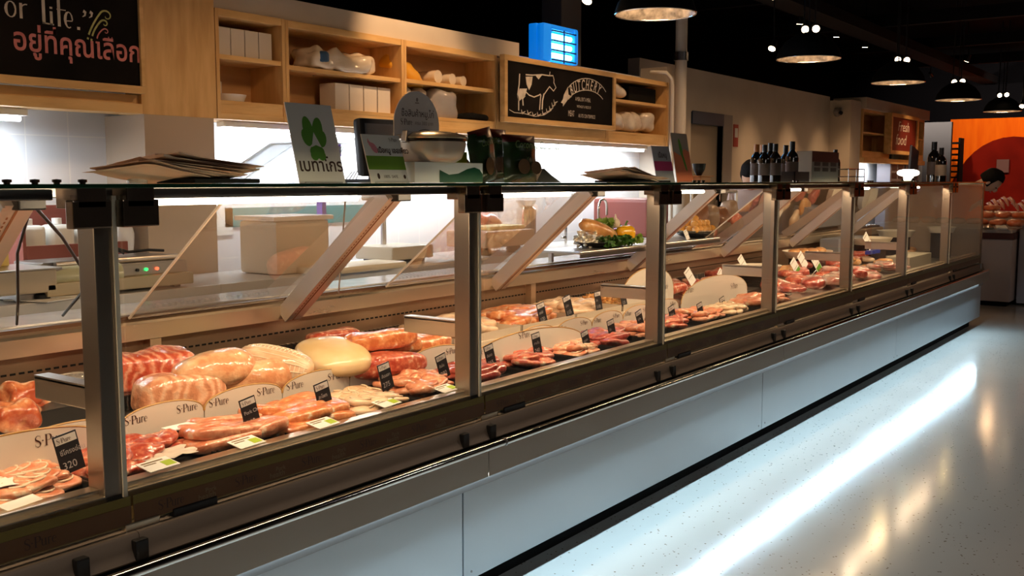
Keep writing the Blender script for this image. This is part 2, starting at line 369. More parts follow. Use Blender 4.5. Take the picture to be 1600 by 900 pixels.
# dark ceiling structure
for i, y in enumerate([3.2, 5.6, 8.0, 10.4, 12.8, 15.2, 17.6]):
    struct('trim_%d' % (7+i), MB().box((-6, y, 3.15), (5.8, y+.09, 3.3)), DUCT)
for i, x in enumerate([-3.9, -1.1, 1.6]):
    struct('trim_%d' % (14+i), MB().box((x, -2.8, 3.02), (x+.28, 19.9, 3.14)), DUCT)
for i, (x, y, sx, sy) in enumerate([(-2.4, 9, 1.0, 1.4), (-.7, 11, 1.3, 1.5), (-2.2, 13.5, 1.2, 1.6), (.4, 14, 1.4, 2)]):
    struct('trim_%d' % (17+i), MB().box((x, y, 3.32), (x+sx, y+sy, 3.36)), mat('ceiling_panel_dark', (.04, .042, .06), .8))

# pipes at the end of the cabinets
t = thing('vertical_pipe', 'fat off white vertical pipe rising beside the last shelf bay', 'pipe', (-3.95, 8.02, 0))
build('pipe', MB().tube([(-3.95, 8.02, 0), (-3.95, 8.02, 3.5)], .05, 16), mat('off_white_pipe', (.62, .58, .52), .45), t, 60)
build('pipe_collar', MB().tube([(-3.95, 8.02, 2.32), (-3.95, 8.02, 2.39)], .062, 16), STEEL_DARK, t, 60)
t2 = MB().tube([(-3.95, 7.86, 0), (-3.95, 7.86, 2.1), (-3.95, 7.84, 2.16), (-3.97, 7.79, 2.2), (-4.1, 7.75, 2.21)], .018, 10)
solo('conduit', t2, mat('off_white_pipe', (.62, .58, .52), .45), 'thin bent conduit running down beside the fat pipe', 'pipe', smooth=60)
solo('concrete_column', MB().box((-4.9, 7.3, 2.28), (-4.7, 7.62, 3.5), bev=.01), mat('dim_concrete', (.20, .19, .19), .8), 'dim grey column rising behind the blue insect lamp', 'column')

# =================================================================== COUNTER
C = thing('display_counter', 'long glass and stainless steel refrigerated meat counter', 'display counter', (-2.3, 4.9, 0))
Y0, Y1 = -.1, 10.0; XG = -1.893
seams = [0, 1.25, 2.5, 3.75, 5.0, 6.25, 7.5, 8.8]
# base
for a, bb in ((-.1, 2.34), (2.34, 4.71), (4.71, 7.1), (7.1, 9.86)):
    q = MB().box((-1.88, a+.003, .085), (-1.85, bb-.003, .43), bev=.002)
    pn = build('panel', q, STEEL_PANEL, C)
    for yy in (a+.04, bb-.04): build('screw', MB().tube([(-1.851, yy, .11), (-1.848, yy, .11)], .004), STEEL_DARK, pn)
build('kick_plate', MB().box((-2.8, -.1, 0), (-1.925, 9.8, .086)), BLACKM, C)
build('carcass', MB().box((-2.86, -.1, .088), (-1.885, 9.86, .55)), STEEL_PANEL, C)
build('rear_panel', MB().box((-2.90, -.1, .09), (-2.86, 9.9, .80)), STEEL, C)
fy = [-.1, 2.42, 4.88, 7.35, 10.0]
for a, bb in zip(fy[:-1], fy[1:]):
    f = MB().box((-1.8155, a+.0015, .405), (-1.812, bb-.0015, .492), bev=.001)
    fo = build('fascia', f, mat('fascia_steel', (.34, .265, .205), .40, .5, rvar=.05, scale=20, stretch=(1, .05, 1)), C)
build('bumper_rail', MB().tube([(-1.822, -.1, .492), (-1.822, 10.02, .492)], .0125, 14).box((-1.90, -.1, .415), (-1.818, 10.0, .488), 1), [CHROME, BLACKM], C, 60)
build('bumper_joint', MB().tube([(-1.822, 2.505, .492), (-1.822, 2.515, .492)], .0145, 14), STEEL_DARK, C, 60)
# ledge between glass and bumper (convex steel)
prof = [(-1.915, .560), (-1.872, .557), (-1.868, .552), (-1.864, .525), (-1.858, .512), (-1.853, .503), (-1.857, .498), (-1.915, .497)]
lm = MB(); 
for a, bb in zip(seams+[], seams[1:]+[10.0]):
    k = len(prof); a += .0008; bb -= .0008
    if a < 0.01: a = -.1
    lm.prism([(x, a, z) for x, z in prof], Y_, bb-a)
build('ledge', lm, STEEL_DARK if False else mat('ledge_steel', (.24, .195, .16), .42, .45), C, 40)
for y in seams[1:]:
    build('hinge_bracket', MB().box((-1.872, y-.155, .500), (-1.850, y-.125, .545), bev=.004), BLACK, C)
    build('hinge_bracket', MB().box((-1.872, y-.02, .500), (-1.850, y+.012, .545), bev=.004), BLACK, C)
    build('glass_holder', MB().box((-1.903, y+.10, .556), (-1.884, y+.22, .576), bev=.003), BLACK, C)
    build('latch', MB().box((-1.903, y-.02, .556), (-1.884, y+.065, .574), bev=.003), STEEL_WARM, C)
build('front_rim', MB().box((-1.965, -.1, .625), (-1.925, 9.95, .652), bev=.004).box((-1.925, -.1, .60), (-1.905, 9.95, .640), bev=.003)
      .box((-1.955, -.1, .55), (-1.908, 9.95, .61)), STEEL_WARM, C)
# glass panes with the olive and brown sticker band at their foot
for i, (a, bb) in enumerate(zip(seams, seams[1:]+[9.98])):
    a2 = -.1 if i == 0 else a+.003
    g = build('front_pane', MB().box((XG-.004, a2, .565), (XG+.004, bb-.003, 1.272)), GLASS, C)
    top = .632
    build('band', MB().box((XG+.0045, a2, .570), (XG+.0052, bb-.003, top)).box((XG+.0052, a2, .572), (XG+.0058, bb-.003, .612), 1), [OLIVE, BROWNB], g)
    if i < 4:
        lt_ = MB(); y = a2+.06; k = 0
        while y < bb-.16:
            fr = (Vector((XG+.0058, y, .583)), Y_, Z_, X_)
            if k % 2 == 0: spure(lt_, fr, .022)
            else:
                text2('Pork', lt_, (fr[0]+Vector((0, .02, .008)), Y_, Z_, X_), .016, 1); text2('health', lt_, (fr[0]+Vector((0, 0, -.006)), Y_, Z_, X_), .020, 1)
            y += .105; k += 1
        build('lettering', lt_, [BROWNT, GOLDT], g)
# posts
for y in seams:
    p = MB().box((-1.965, y-.052, .61), (-1.905, y-.004, 1.285), bev=.003)
    po = build('post', p, mat('post_steel', (.30, .26, .225), .33, 1), C)
    build('seal_strip', MB().box((-1.905, y-.012, .63), (-1.899, y-.002, 1.27)), mat('pale_seal', (.75, .68, .55), .3), po)
    if 0 < y < 8: build('bracket_arm', MB().box((-2.19, y-.035, .812), (-1.965, y-.022, .865), bev=.003).box((-2.19, y-.035, .858), (-1.965, y+.0, .866)), STEEL, po)
# clamps below the glass top
for y in seams[1:]:
    for y0, y1 in ((y-.115, y-.03), (y-.004, y+.082)):
        c = MB().box((-1.90, y0, 1.205), (-1.872, y1, 1.262), bev=.003).box((-1.95, y0+.01, 1.245), (-1.872, y1-.01, 1.288), bev=.003)
        build('clamp', c, DARKCH, C)
# glass top with green edge
tp = MB(); tp.add([(x, y, z) for x in (-2.42, -1.87) for y in (Y0, 9.99) for z in (1.286, 1.294)],
  [[0, 4, 5, 1][::-1] if False else [0, 1, 5, 4][::-1], [2, 3, 7, 6][::-1]], 1)
tp = MB().box((-2.42, Y0, 1.286), (-1.876, 9.99, 1.294)).box((-1.8759, Y0, 1.2858), (-1.870, 9.99, 1.2942), 1, bev=.001)
build('glass_top', tp, [glassmat('top_glass', (.86, .93, .88), 1.5), EDGE], C)
build('top_rail', MB().box((-2.26, Y0, 1.262), (-2.215, 9.98, 1.285), bev=.002), STEEL_DARK, C)
for i, (y, n) in enumerate([(.985, 4), (4.0, 3), (5.2, 2), (6.5, 3), (7.6, 3)]):
    for k in range(n):
        yy = [(1.02), (1.075), (1.12), (1.175)][k] if i == 0 else y+k*.045
        bo = MB().lathe([(0, 0), (.006, 0), (.006, .003), (.009, .004), (.009, .009), (0, .010)], (-1.90, yy, 1.294), 14)
        build('glass_bolt', bo, DARKCH, C, 40)
# light bars
WARMTUBE = mat('warm_white_tube', (1, 1, 1), .5, emit=(1, .86, .66), es=E_TUBE)
for i, (a, bb) in enumerate([(.15, 1.12), (1.34, 2.43), (2.62, 3.66), (3.86, 4.90), (5.1, 6.15), (6.35, 7.4), (7.6, 8.7)]):
    li = build('light_bar', MB().box((-1.965, a, 1.262), (-1.915, bb, 1.284), bev=.003), STEEL_DARK, C)
    ln = [.6, .66, .45, .32, .3, .3, .3][i]
    build('light_tube', MB().tube([(-1.94, a+.01, 1.254), (-1.94, a+ln, 1.254)], .0075, 10), WARMTUBE, li, 60)
    light('counter_lamp', 'AREA', (-1.95, (a+bb)/2, 1.245), P_CASE, (1, .70, .42), (0, radians(22), 0), C, shape='RECTANGLE', size=.03, size_y=bb-a)
# struts sloping back
for y in seams[1:]:
    s = MB(); d = Vector((-.485, 0, -.425)).normalized(); n = Vector((.425, 0, -.485)).normalized(); A = Vector((-2.235, y-.035, 1.262)); ln = .66
    A = A-Y_*.03; s.prism([A-n*.022, A+n*.022, A+n*.022+d*ln, A-n*.022+d*ln], Y_, .072); q_ = A-Y_*.007; s.prism([q_-n*.030, q_+n*.028, q_+n*.028+d*ln, q_-n*.030+d*ln], Y_, .006)
    so = build('strut', s, mat('strut_steel', (.66, .58, .52), .38, .8), C)
    sl = MB(); 
    for k in range(40):
        q = A+n*.0225+d*(.04+k*.0148)+Y_*.018
        sl.prism([q, q+d*.008, q+d*.008+Y_*.004, q+Y_*.004], n, .0006)
        if k % 3 == 0: pass
    sl.prism([A+n*.0225+Y_*.030, A+n*.0225+d*ln+Y_*.030, A+n*.0225+d*ln+Y_*.036, A+n*.0225+Y_*.036], n, .0006)
    build('slot_row', sl, mat('rust_brown_slot', (.20, .07, .025), .6), so)
    build('strut_head', MB().box((-2.27, y-.045, 1.235), (-2.20, y+.02, 1.268), bev=.004), BLACK, so)
# sloping rear glass panes
def slope_pane(y0, y1):
    d = Vector((-.485, 0, -.385)).normalized(); A = Vector((-2.28, y0, 1.25))
    n = Vector((.385, 0, -.485)).normalized()
    g = build('sloping_pane', MB().prism([A, A+d*.585, A+d*.585+Y_*(y1-y0), A+Y_*(y1-y0)], n, .006), GLASS_SLOPE, C)
    build('pane_edge', MB().prism([A-Y_*.006, A+d*.585-Y_*.006, A+d*.585, A], n, .006), mat('pale_acrylic_edge', (.72, .62, .5), .3), g)
for a, bb in ((.2, .95), (1.83, 2.44), (2.98, 3.69), (5.75, 6.19), (6.3, 7.44), (7.55, 8.7)): slope_pane(a, bb)
# rear steel lip, ledge and perforated back
build('rear_lip', MB().prism([(-2.735, Y0, .812), (-2.735, Y0, .862), (-2.742, Y0, .870), (-2.80, Y0, .878), (-2.80, Y0, .806)], Y_, 10), STEEL_WARM, C)
build('rear_lip_seal', MB().box((-2.80, Y0, .872), (-2.77, 9.9, .885)), mat('dark_brown_seal', (.10, .045, .02), .4), C)
build('rear_ledge', MB().box((-3.02, Y0, .86), (-2.80, 9.9, .892), bev=.004), mat('white_marble', (.72, .73, .75), .15, c2=(.6, .62, .65), scale=9), C)
bp_ = MB().box((-2.80, Y0, .655), (-2.775, 9.9, .812)); bk = build('back_panel', bp_, mat('back_panel_bronze', (.30, .21, .14), .35, .9), C)
sl = MB(); y = .3
while y < 7.0:
    sl.box((-2.775, y, .757), (-2.7735, y+.016, .763)); y += .026
build('slot_row', sl, BLACKM, bk)
gr = MB(); y = .3
while y < 7.0:
    gr.box((-2.775, y, .672), (-2.764, y+.012, .715)); y += .024
build('air_grille', gr, STEEL_DARK, bk)
build('steel_post', MB().box((-2.775, 1.9, .69), (-2.74, 1.94, .81)).box((-2.775, 4.0, .69), (-2.74, 4.04, .81)), STEEL_WARM, bk)
build('deck', MB().box((-2.33, Y0, .58), (-1.95, 9.9, .622)).box((-2.80, Y0, .58), (-2.33, 9.9, .655)), mat('deck_steel', (.5, .48, .45), .35, 1), C)
# end of the counter
eg = build('end_pane', MB().box((-2.75, 9.985, .60), (XG, 9.993, 1.28)), glassmat('end_glass', (.9, .88, .84), 1.5, .02, .5, (.62, .50, .38)), C)
build('end_frame', MB().box((-1.90, 9.96, .56), (-1.885, 10.0, 1.29)).box((-2.3, 9.975, 1.262), (-1.9, 10.0, 1.286)), DARKCH, C)
build('end_panel', MB().box((-2.8, 9.86, .09), (-1.86, 9.9, .56)), STEEL_PANEL, C)
build('divider_pane', MB().box((-2.72, 7.46, .66), (-1.97, 7.468, .95)), GLASS, C)
# LED strip under the fascia
LED = mat('cool_led', (1, 1, 1), .5, emit=(.66, .88, 1), es=E_LED)
ls = MB(); y = .05
k = 0
while y < 9.4:
    ls.box((-1.8215, y, .409), (-1.8175, y+.20, .413)); y += .215
build('led_strip', ls, LED, C)
build('led_shield', MB().box((-1.8245, 0, .380), (-1.823, 9.8, .414)), STEEL_DARK, C)  # added lip that keeps LED light off the upper panels
for a in (0, 2.4, 4.8, 7.2): light('led_light', 'AREA', (-1.8185, a+1.2, .405), P_LED, (.58, .84, 1), (0, radians(-20), 0), C, shape='RECTANGLE', size=.006, size_y=2.4)
# raised steel shelf for the plates
sh = thing('raised_shelf', 'raised steel shelf holding plated food behind the counter glass', 'shelf', (-2.62, 5.0, .89))
build('shelf_top', MB().box((-2.86, 4.22, .944), (-2.60, 5.86, .956), bev=.003), STEEL, sh)
build('shelf_lip', MB().box((-2.605, 4.22, .925), (-2.60, 5.86, .944)), STEEL_DARK, sh)
for y in (4.3, 5.0, 5.78): build('leg', MB().box((-2.84, y, .892), (-2.82, y+.02, .944)), STEEL, sh)

# =================================================================== FITTINGS ON THE WALL
# blackboard with handwriting
B = thing('chalkboard_sign', 'large black chalkboard with pink handwriting in a pine frame', 'sign', (-3.98, 1.7, 1.65))
build('board', MB().box((-3.998, .2, 1.715), (-3.975, 2.755, 2.7)), CHALK, B)
build('frame', MB().box((-3.998, .2, 1.683), (-3.962, 2.775, 1.715), bev=.002).box((-3.998, 2.755, 1.715), (-3.962, 2.775, 2.7), bev=.002), WOOD, B)
lt_ = MB(); fr0 = (Vector((-3.9745, 2.15, 1.945)), Y_, Z_, X_)
KU = 1.15
def S_(pts, w, mi=0, o=None): lt_.stroke([(p[0]*KU, p[1]) for p in pts], w, (o or fr0[0], Y_, Z_, X_), mi)
# "or Life."" in tall letters
S_(arc(.03, .027, .017, .030, 0, 360, 14), [.006, .008, .007, .005, .004, .007, .011, .013, .011, .007, .004, .005, .007, .008, .006])
S_([(.066, -.004), (.066, .056)], .012); S_(arc(.086, .035, .018, .018, 170, 80, 4), .005)
S_([(.148, -.012), (.148, .13)], .014); S_([(.142, -.010), (.185, -.012)], .006)
S_([(.176, -.014), (.176, .04)], .012); S_([(.176, .05), (.176, .058)], .012)
S_([(.205, -.016), (.205, .10)], .013); S_(arc(.225, .10, .02, .022, 180, 40, 5), .008); S_([(.197, .052), (.232, .052)], .004)
S_([(.228, .01), (.255, .012)]+arc(.242, .015, .014, .032, 5, 300, 10), [.004]*2+[.006, .006, .004, .005, .009, .012, .012, .009, .006, .005, .005])
S_([(.279, -.020), (.279, -.008)], .013)
for dx in (0, .026): S_([(.300+dx, .060), (.308+dx, .056), (.306+dx, .043), (.296+dx, .036)], [.014, .012, .007, .003])
# fern spirals
def fern(x0, y0, x1, y1, r, w, mi):
    p = [(x0+(x1-x0)*t+.018*t*t-.02*t, y0+(y1-y0)*t) for t in [i/8 for i in range(9)]]
    c = (x1+r*.8, y1-r*.5)
    sp_ = [(c[0]+r*(1-.0026*a)*cos(radians(150-a)), c[1]+r*(1-.0026*a)*sin(radians(150-a))) for a in range(0, 330, 20)]
    S_(p+sp_, [w]*9+[w*(1-.04*i) for i in range(len(sp_))], mi)
    S_([(x0-.003, y0-.012), (x0-.005, y0-.020)], w*1.1, mi)
fern(.318, -.034, .372, .065, .026, .008, 2); fern(.332, -.038, .370, .028, .017, .008, 2); fern(.351, -.046, .376, -.006, .014, .006, 1)
KU = 1.0
text2('อยู่ที่คุณเลือก', lt_, (Vector((-3.9745, 2.185, 1.818)), Y_, Z_, X_), .122, 1, sx=.89, bold=.016)
build('lettering', lt_, [CH_W, CH_P, CH_G], B)

# pine cabinet wall, near
def shelf_unit(name, label, Ya, Yb, z0, z1, zs, group, depth=.26, x=XB, fr_=.03, bot=.09):
    t = thing(name, label, 'shelf unit', (x-.13, (Ya+Yb)/2, z0), group)
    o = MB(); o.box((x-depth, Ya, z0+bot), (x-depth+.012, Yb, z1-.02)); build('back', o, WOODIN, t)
    for nm, a, c in (('side', Ya, Ya+fr_*.7), ('side', Yb-fr_*.7, Yb)): build(nm, MB().box((x-depth, a, z0), (x, c, z1), bev=.002), WOODV, t)
    build('bottom_board', MB().box((x-depth, Ya+fr_*.7, z0), (x-.002, Yb-fr_*.7, z0+.03), bev=.002).box((x-depth, Ya+fr_*.7, z0+bot-.02), (x-.004, Yb-fr_*.7, z0+bot), bev=.001).box((x-.018, Ya+fr_*.7, z0+.03), (x-.006, Yb-fr_*.7, z0+bot-.02)), WOOD, t)
    build('top_board', MB().box((x-depth, Ya+fr_*.7, z1-.035), (x-.002, Yb-fr_*.7, z1), bev=.002), WOOD, t)
    build('shelf', MB().box((x-depth+.012, Ya+fr_*.7, zs-.012), (x-.012, Yb-fr_*.7, zs+.010), bev=.001), WOOD, t)
    return t
pw = thing('pine_panel', 'plain tall pine panel between the big chalkboard and the open shelves', 'wall panel', (-4.06, 2.97, 1.597))
build('board', MB().box((-4.12, 2.775, 1.597), (-4.0, 3.185, 2.60), bev=.002), WOODV, pw)
build('lower_rail', MB().box((-4.12, .2, 1.597), (-3.99, 2.773, 1.64), bev=.002).box((-4.12, .2, 1.64), (-4.02, 2.773, 1.68)), WOOD, pw)
gS = 'open pine shelf bays on the back wall'
shelf_unit('shelf_unit', 'pine shelf bay with white boxes on its top shelf', 3.19, 3.625, 1.597, 2.117, 1.895, gS)
shelf_unit('shelf_unit', 'wide pine shelf bay with a printed plastic bag on its top shelf', 3.627, 4.53, 1.597, 2.115, 1.882, gS)
shelf_unit('shelf_unit', 'pine shelf bay with a yellow bag and cup sleeves', 4.532, 5.44, 1.597, 2.115, 1.886, gS)
shelf_unit('shelf_unit', 'pine shelf bay of crumpled clear bags right of the butchery board', 6.88, 7.90, 1.597, 2.13, 1.93, gS)
shelf_unit('shelf_unit', 'pine shelf bay hidden behind the butchery board', 5.442, 6.878, 1.597, 2.10, 1.90, gS)
# shelf contents
WB = mat('white_box', (.72, .66, .60), .6)
bx0 = None
def boxes(n, y0, dy, w, h, z, d, label, group, gap=.004, x=XB-.05):
    for i in range(n):
        solo('carton', MB().box((x-d, y0+i*(w+gap), z), (x, y0+i*(w+gap)+w, z+h), bev=.002), WB, label, 'box', group)
boxes(4, 3.235, 0, .083, .135, 1.906, .12, 'white carton on the top shelf of the first bay', 'white cartons in the first shelf bay')
boxes(4, 4.02, 0, .105, .145, 1.688, .12, 'white carton standing in the row at the foot of the second bay', 'white cartons in the second shelf bay', .008)
solo('carton', MB().box((XB-.22, 3.24, 1.688), (XB-.14, 3.33, 1.79), bev=.002), WB, 'small white carton at the back corner of the first bay', 'box')
tr = MB().lathe([(.0, 0), (.06, 0), (.085, .035), (.088, .035), (.075, .002)], (XB-.1, 3.33, 1.688), 24, sy=1.1)
solo('white_dish', tr, WHITE_, 'white plastic dish at the bottom of the first shelf bay', 'dish', smooth=40)
def plasticbag(name, c, dim, label, m=PLASTIC, seed=1, amp=.03, cat='bag', e=.7, fr=9, group=None):
    return solo(name, MB().blob(c, dim, e, amp, fr, seed, nu=36, nv=22), m, label, cat, group, smooth=180)
pb = thing('packaging_bag', 'printed clear plastic bag lying on the second bay top shelf', 'bag', (XB-.12, 4.0, 1.89))
build('bag', MB().blob((XB-.10, 4.06, 1.945), (.20, .50, .12), .5, .045, 14, 3, nu=60, nv=30), mat('cloudy_plastic', (.72, .62, .5), .2, coat=1, bump=.6, bscale=14), pb, 180)
build('print', MB().blob((XB-.045, 3.90, 1.955), (.10, .09, .075), .6, .01, 9, 5), mat('navy_print', (.03, .08, .18), .4), pb, 180)
solo('mustard_bag', MB().blob((XB-.13, 4.66, 1.945), (.16, .34, .11), .6, .03, 12, 8, M=Rx(radians(-22)), nu=36, nv=20), mat('yellow_plastic', (.72, .36, .03), .35, coat=.6), 'yellow plastic bag slumped on the third bay top shelf', 'bag', smooth=180)
for i, (y, r) in enumerate([(4.90, .04), (5.04, .035), (5.15, .032)]):
    solo('cup_sleeve', MB().tube([(XB-.2, y, 1.897+r), (XB-.05, y, 1.897+r)], r, 16), mat('cloudy_plastic', (.72, .62, .5), .2, coat=1), 'clear sleeve of cups lying on the third bay top shelf', 'cup sleeve', 'cup sleeves on the third bay top shelf', smooth=50)
for i, y in enumerate((4.62, 4.76)):
    solo('paper_roll', MB().lathe([(.0, 0), (.055, 0), (.06, .02), (.055, .15), (.03, .17), (0, .17)], (XB-.1, y, 1.688), 20), mat('grey_wrap', (.42, .38, .36), .4, coat=.5), 'grey wrapped roll standing at the bottom of the third bay', 'roll', 'wrapped rolls in the third bay', smooth=50)
plasticbag('grocery_bag', (XB-.1, 4.96, 1.765), (.16, .24, .20), 'grey clear plastic bag standing at the bottom of the third bay', mat('grey_translucent', (.34, .31, .31), .25, coat=1, bump=.5, bscale=12), 4, .03, e=.6)
solo('folded_cloth', MB().blob((XB-.1, 5.27, 1.71), (.18, .28, .05), .6, .02, 14, 2), BLACKM, 'black folded cloth lying at the bottom right of the third bay', 'cloth', smooth=180)
CP = mat('crumpled_plastic', (.66, .56, .46), .2, coat=1, bump=.8, bscale=16, c2=(.8, .72, .62), scale=10)
for i, (y, z, dy, dz) in enumerate([(7.12, 2.0, .28, .12), (7.1, 1.76, .26, .12), (7.38, 1.77, .3, .15), (7.64, 1.78, .22, .16)]):
    plasticbag('clear_bag', (XB-.11, y, z+.01), (.18, dy, dz), ['crumpled clear bag on the top shelf right of the butchery board', 'crumpled clear bag, leftmost on the lower shelf right of the butchery board', 'crumpled clear bag, middle one on the lower shelf right of the butchery board', 'crumpled clear bag, rightmost on the lower shelf right of the butchery board'][i], CP, i+3, .035)
solo('black_case', MB().box((XB-.22, 7.35, 1.942), (XB-.08, 7.82, 2.07), bev=.01), BLACKM, 'black case on the top shelf right of the butchery board', 'case')

# butchery board
B = thing('butchery_sign', 'black chalkboard with a white cow and the word BUTCHERY', 'sign', (-3.93, 6.15, 1.68))
xf = -3.93
def bq(px, py): v = hx(px, py, xf); return v
P_ = [bq(792, 88), bq(966, 113), bq(958, 207), bq(785, 190)]
ya, yb, za, zb = 5.43, 6.88, 1.685, 2.118
build('board', MB().box((xf-.03, ya+.03, za+.03), (xf-.012, yb-.03, zb-.03)), CHALK, B)
for nm, a, c in (('frame', (xf-.04, ya, za), (xf, yb, za+.035)), ('frame', (xf-.04, ya, zb-.035), (xf, yb, zb)), ('frame', (xf-.04, ya, za+.035), (xf, ya+.035, zb-.035)), ('frame', (xf-.04, yb-.035, za+.035), (xf, yb, zb-.035))):
    build(nm, MB().box(a, c, bev=.003), WOOD, B)
lt_ = MB(); O = Vector((xf-.0115, ya, za)); fr0 = (O, Y_, Z_, X_)
sc = 1.0
def W2(p): # from crop px (1286x900 of 200x140 at 780,70) to board u,v
    v = hx(780+p[0]*200/1286, 70+p[1]*140/900, xf-.0115); return (v.y-ya, v.z-za)
def SS(pts, w, mi=0): S_([W2(p) for p in pts], w, mi)
cow = [(265, 300), (330, 305), (430, 300), (500, 310), (540, 310), (550, 350), (548, 380), (570, 430), (545, 465), (505, 420), (470, 470), (450, 500)]
SS(cow, .008); SS([(265, 470), (300, 505), (350, 525), (400, 505), (415, 495)], .008)
SS([(450, 490), (435, 560), (430, 650)], .014); SS([(418, 500), (412, 560), (405, 655)], .011)
SS([(205, 290), (200, 400), (185, 500), (195, 560), (195, 660)], .012); SS([(260, 510), (235, 540), (240, 610)], .012); SS([(505, 310), (510, 270)], .008)
lt_.poly2([W2(p) for p in [(280, 440), (205, 440), (180, 520), (195, 570), (230, 540), (262, 505)][::-1]], fr0)
lt_.poly2([W2(p) for p in [(265, 320), (335, 320), (325, 400), (300, 455), (275, 400)][::-1]], fr0)
lt_.poly2([W2(p) for p in [(365, 310), (430, 305), (395, 348)][::-1]], fr0)
SS([(100, 650), (150, 680), (250, 690), (360, 720), (450, 705), (520, 660), (570, 570)], .005)
for (x, y) in [(230, 690), (290, 695), (340, 715), (390, 715), (440, 700), (480, 680), (510, 655), (535, 620), (555, 590)]:
    SS([(x, y), (x-8, y-40)], [.012, .004]); SS([(x, y), (x+32, y-22)], [.012, .004])
# arch banner
a_o = []; a_i = []; 
cx, cy = 868, 640
for i in range(13):
    a = radians(150-i*10); a_o.append((cx+235*cos(a), 610-272*sin(a)+(0))); a_i.append((cx+200*cos(a), 640-185*sin(a)))
SS(a_o, .006); SS(a_i, .006)
lt_.poly2([W2(p) for p in [(690, 420), (650, 500), (640, 545), (620, 580), (640, 590), (640, 620), (690, 550), (730, 520), (695, 500)]][::-1], fr0)
for i, ch in enumerate('BUTCHERY'):
    a = radians(131-i*11.4); p = W2((cx+216*cos(a), 625-225*sin(a))); ang = (a-pi/2)*.75-.12
    U = Y_*cos(ang)+Z_*sin(ang); V = -Y_*sin(ang)+Z_*cos(ang)
    text2(ch, lt_, (O+Y_*p[0]+Z_*p[1]-V*.035, U, V, X_), .105, 0, center=True, sx=.62, bold=.012)
for s_, (x, y), h, sx in (("A MEAL ISN'T A MEAL", (765, 560), .040, .55), ('WITHOUT A PIECE OF', (780, 630), .026, .75), ('MEAT', (692, 715), .06, .55), ('AS ITS CENTERPIECE', (795, 728), .036, .72)):
    p = W2((x, y)); text2(s_, lt_, (O+Y_*p[0]+Z_*p[1], Y_, Z_, X_), h, 0, sx=sx)
build('lettering', lt_, CH_W, B)

# second cabinet group far along the wall
gF = 'far pine shelves around the red board'
shelf_unit('shelf_unit', 'far pine shelf bay left of the red board', 14.03, 15.35, 1.62, 2.27, 1.96, gF, x=-4.2, fr_=.05)
shelf_unit('shelf_unit', 'far pine shelf bay right of the red board', 16.4, 17.3, 1.62, 2.27, 1.96, gF, x=-4.2, fr_=.05)
B = thing('red_sign', 'dark red chalk sign in a pine frame between the far shelves', 'sign', (-4.15, 15.8, 1.7))
build('board', MB().box((-4.2, 15.1, 1.74), (-4.12, 16.5, 2.22)), mat('dark_red_board', (.15, .012, .008), .6), B)
build('frame', MB().box((-4.2, 15.05, 1.69), (-4.1, 16.55, 1.74)).box((-4.2, 15.05, 2.22), (-4.1, 16.55, 2.27)).box((-4.2, 15.05, 1.74), (-4.1, 15.12, 2.22)).box((-4.2, 16.48, 1.74), (-4.1, 16.55, 2.22)), WOOD, B)
lt_ = MB(); text2('Fresh', lt_, (Vector((-4.119, 15.45, 2.03)), Y_, Z_, X_), .2, 0, shear=.2, sx=1.4); text2('food', lt_, (Vector((-4.119, 15.35, 1.83)), Y_, Z_, X_), .22, 0, shear=.2, sx=1.4)
build('lettering', lt_, CH_W, B)
solo('rail_board', MB().box((-4.3, 14.03, 1.55), (-4.17, 17.3, 1.62), bev=.004), WOOD, 'long pine rail below the far shelves', 'rail')

# insect lamp
il = thing('insect_lamp', 'glowing blue insect killer lamp above the butchery board', 'lamp', (-3.97, 6.25, 2.13))
LA = hx(848, 90, -3.93); LB = hx(905, 47, -3.93); ya_, yb_, zb_, zt_ = LA.y, LB.y-.02, 2.12, LB.z-.0
build('housing', MB().box((-4.05, ya_, zb_), (-3.98, yb_, zt_), bev=.012).box((-3.99, ya_, zb_), (-3.92, ya_+.11, zt_), bev=.03).box((-3.99, yb_-.05, zb_), (-3.92, yb_, zt_), bev=.02).box((-3.99, ya_+.02, zt_-.035), (-3.93, yb_-.02, zt_), bev=.012), mat('blue_lit_plastic', (.02, .25, .65), .4, emit=(.0, .22, .9), es=.45), il, 40)
dz_ = (zt_-zb_-.06)/3
for k in range(3): build('uv_tube', MB().tube([(-3.955, ya_+.12, zb_+.05+k*dz_), (-3.955, yb_-.06, zb_+.05+k*dz_)], .018, 10), mat('uv_tube_light', (1, 1, 1), .5, emit=(.16, .62, 1), es=8), il, 60)
sl = MB()
for k in range(4): sl.box((-3.925, ya_+.10, zb_+.01+k*dz_), (-3.915, yb_-.04, zb_+.02+k*dz_))
sl.box((-3.928, (ya_+yb_)/2+.03, zb_), (-3.922, (ya_+yb_)/2+.045, zt_-.03))
build('guard', sl, mat('blue_guard', (.01, .05, .15), .4), il)
build('wall_bracket', MB().box((-4.05, ya_+.1, zb_-.01), (-4.0, yb_-.1, zb_+.02)), STEEL_DARK, il)
light('insect_glow', 'AREA', (-3.9, (ya_+yb_)/2, (zb_+zt_)/2), 1.2, (.1, .5, 1), (0, radians(-90), 0), il, shape='RECTANGLE', size=.2, size_y=.35)

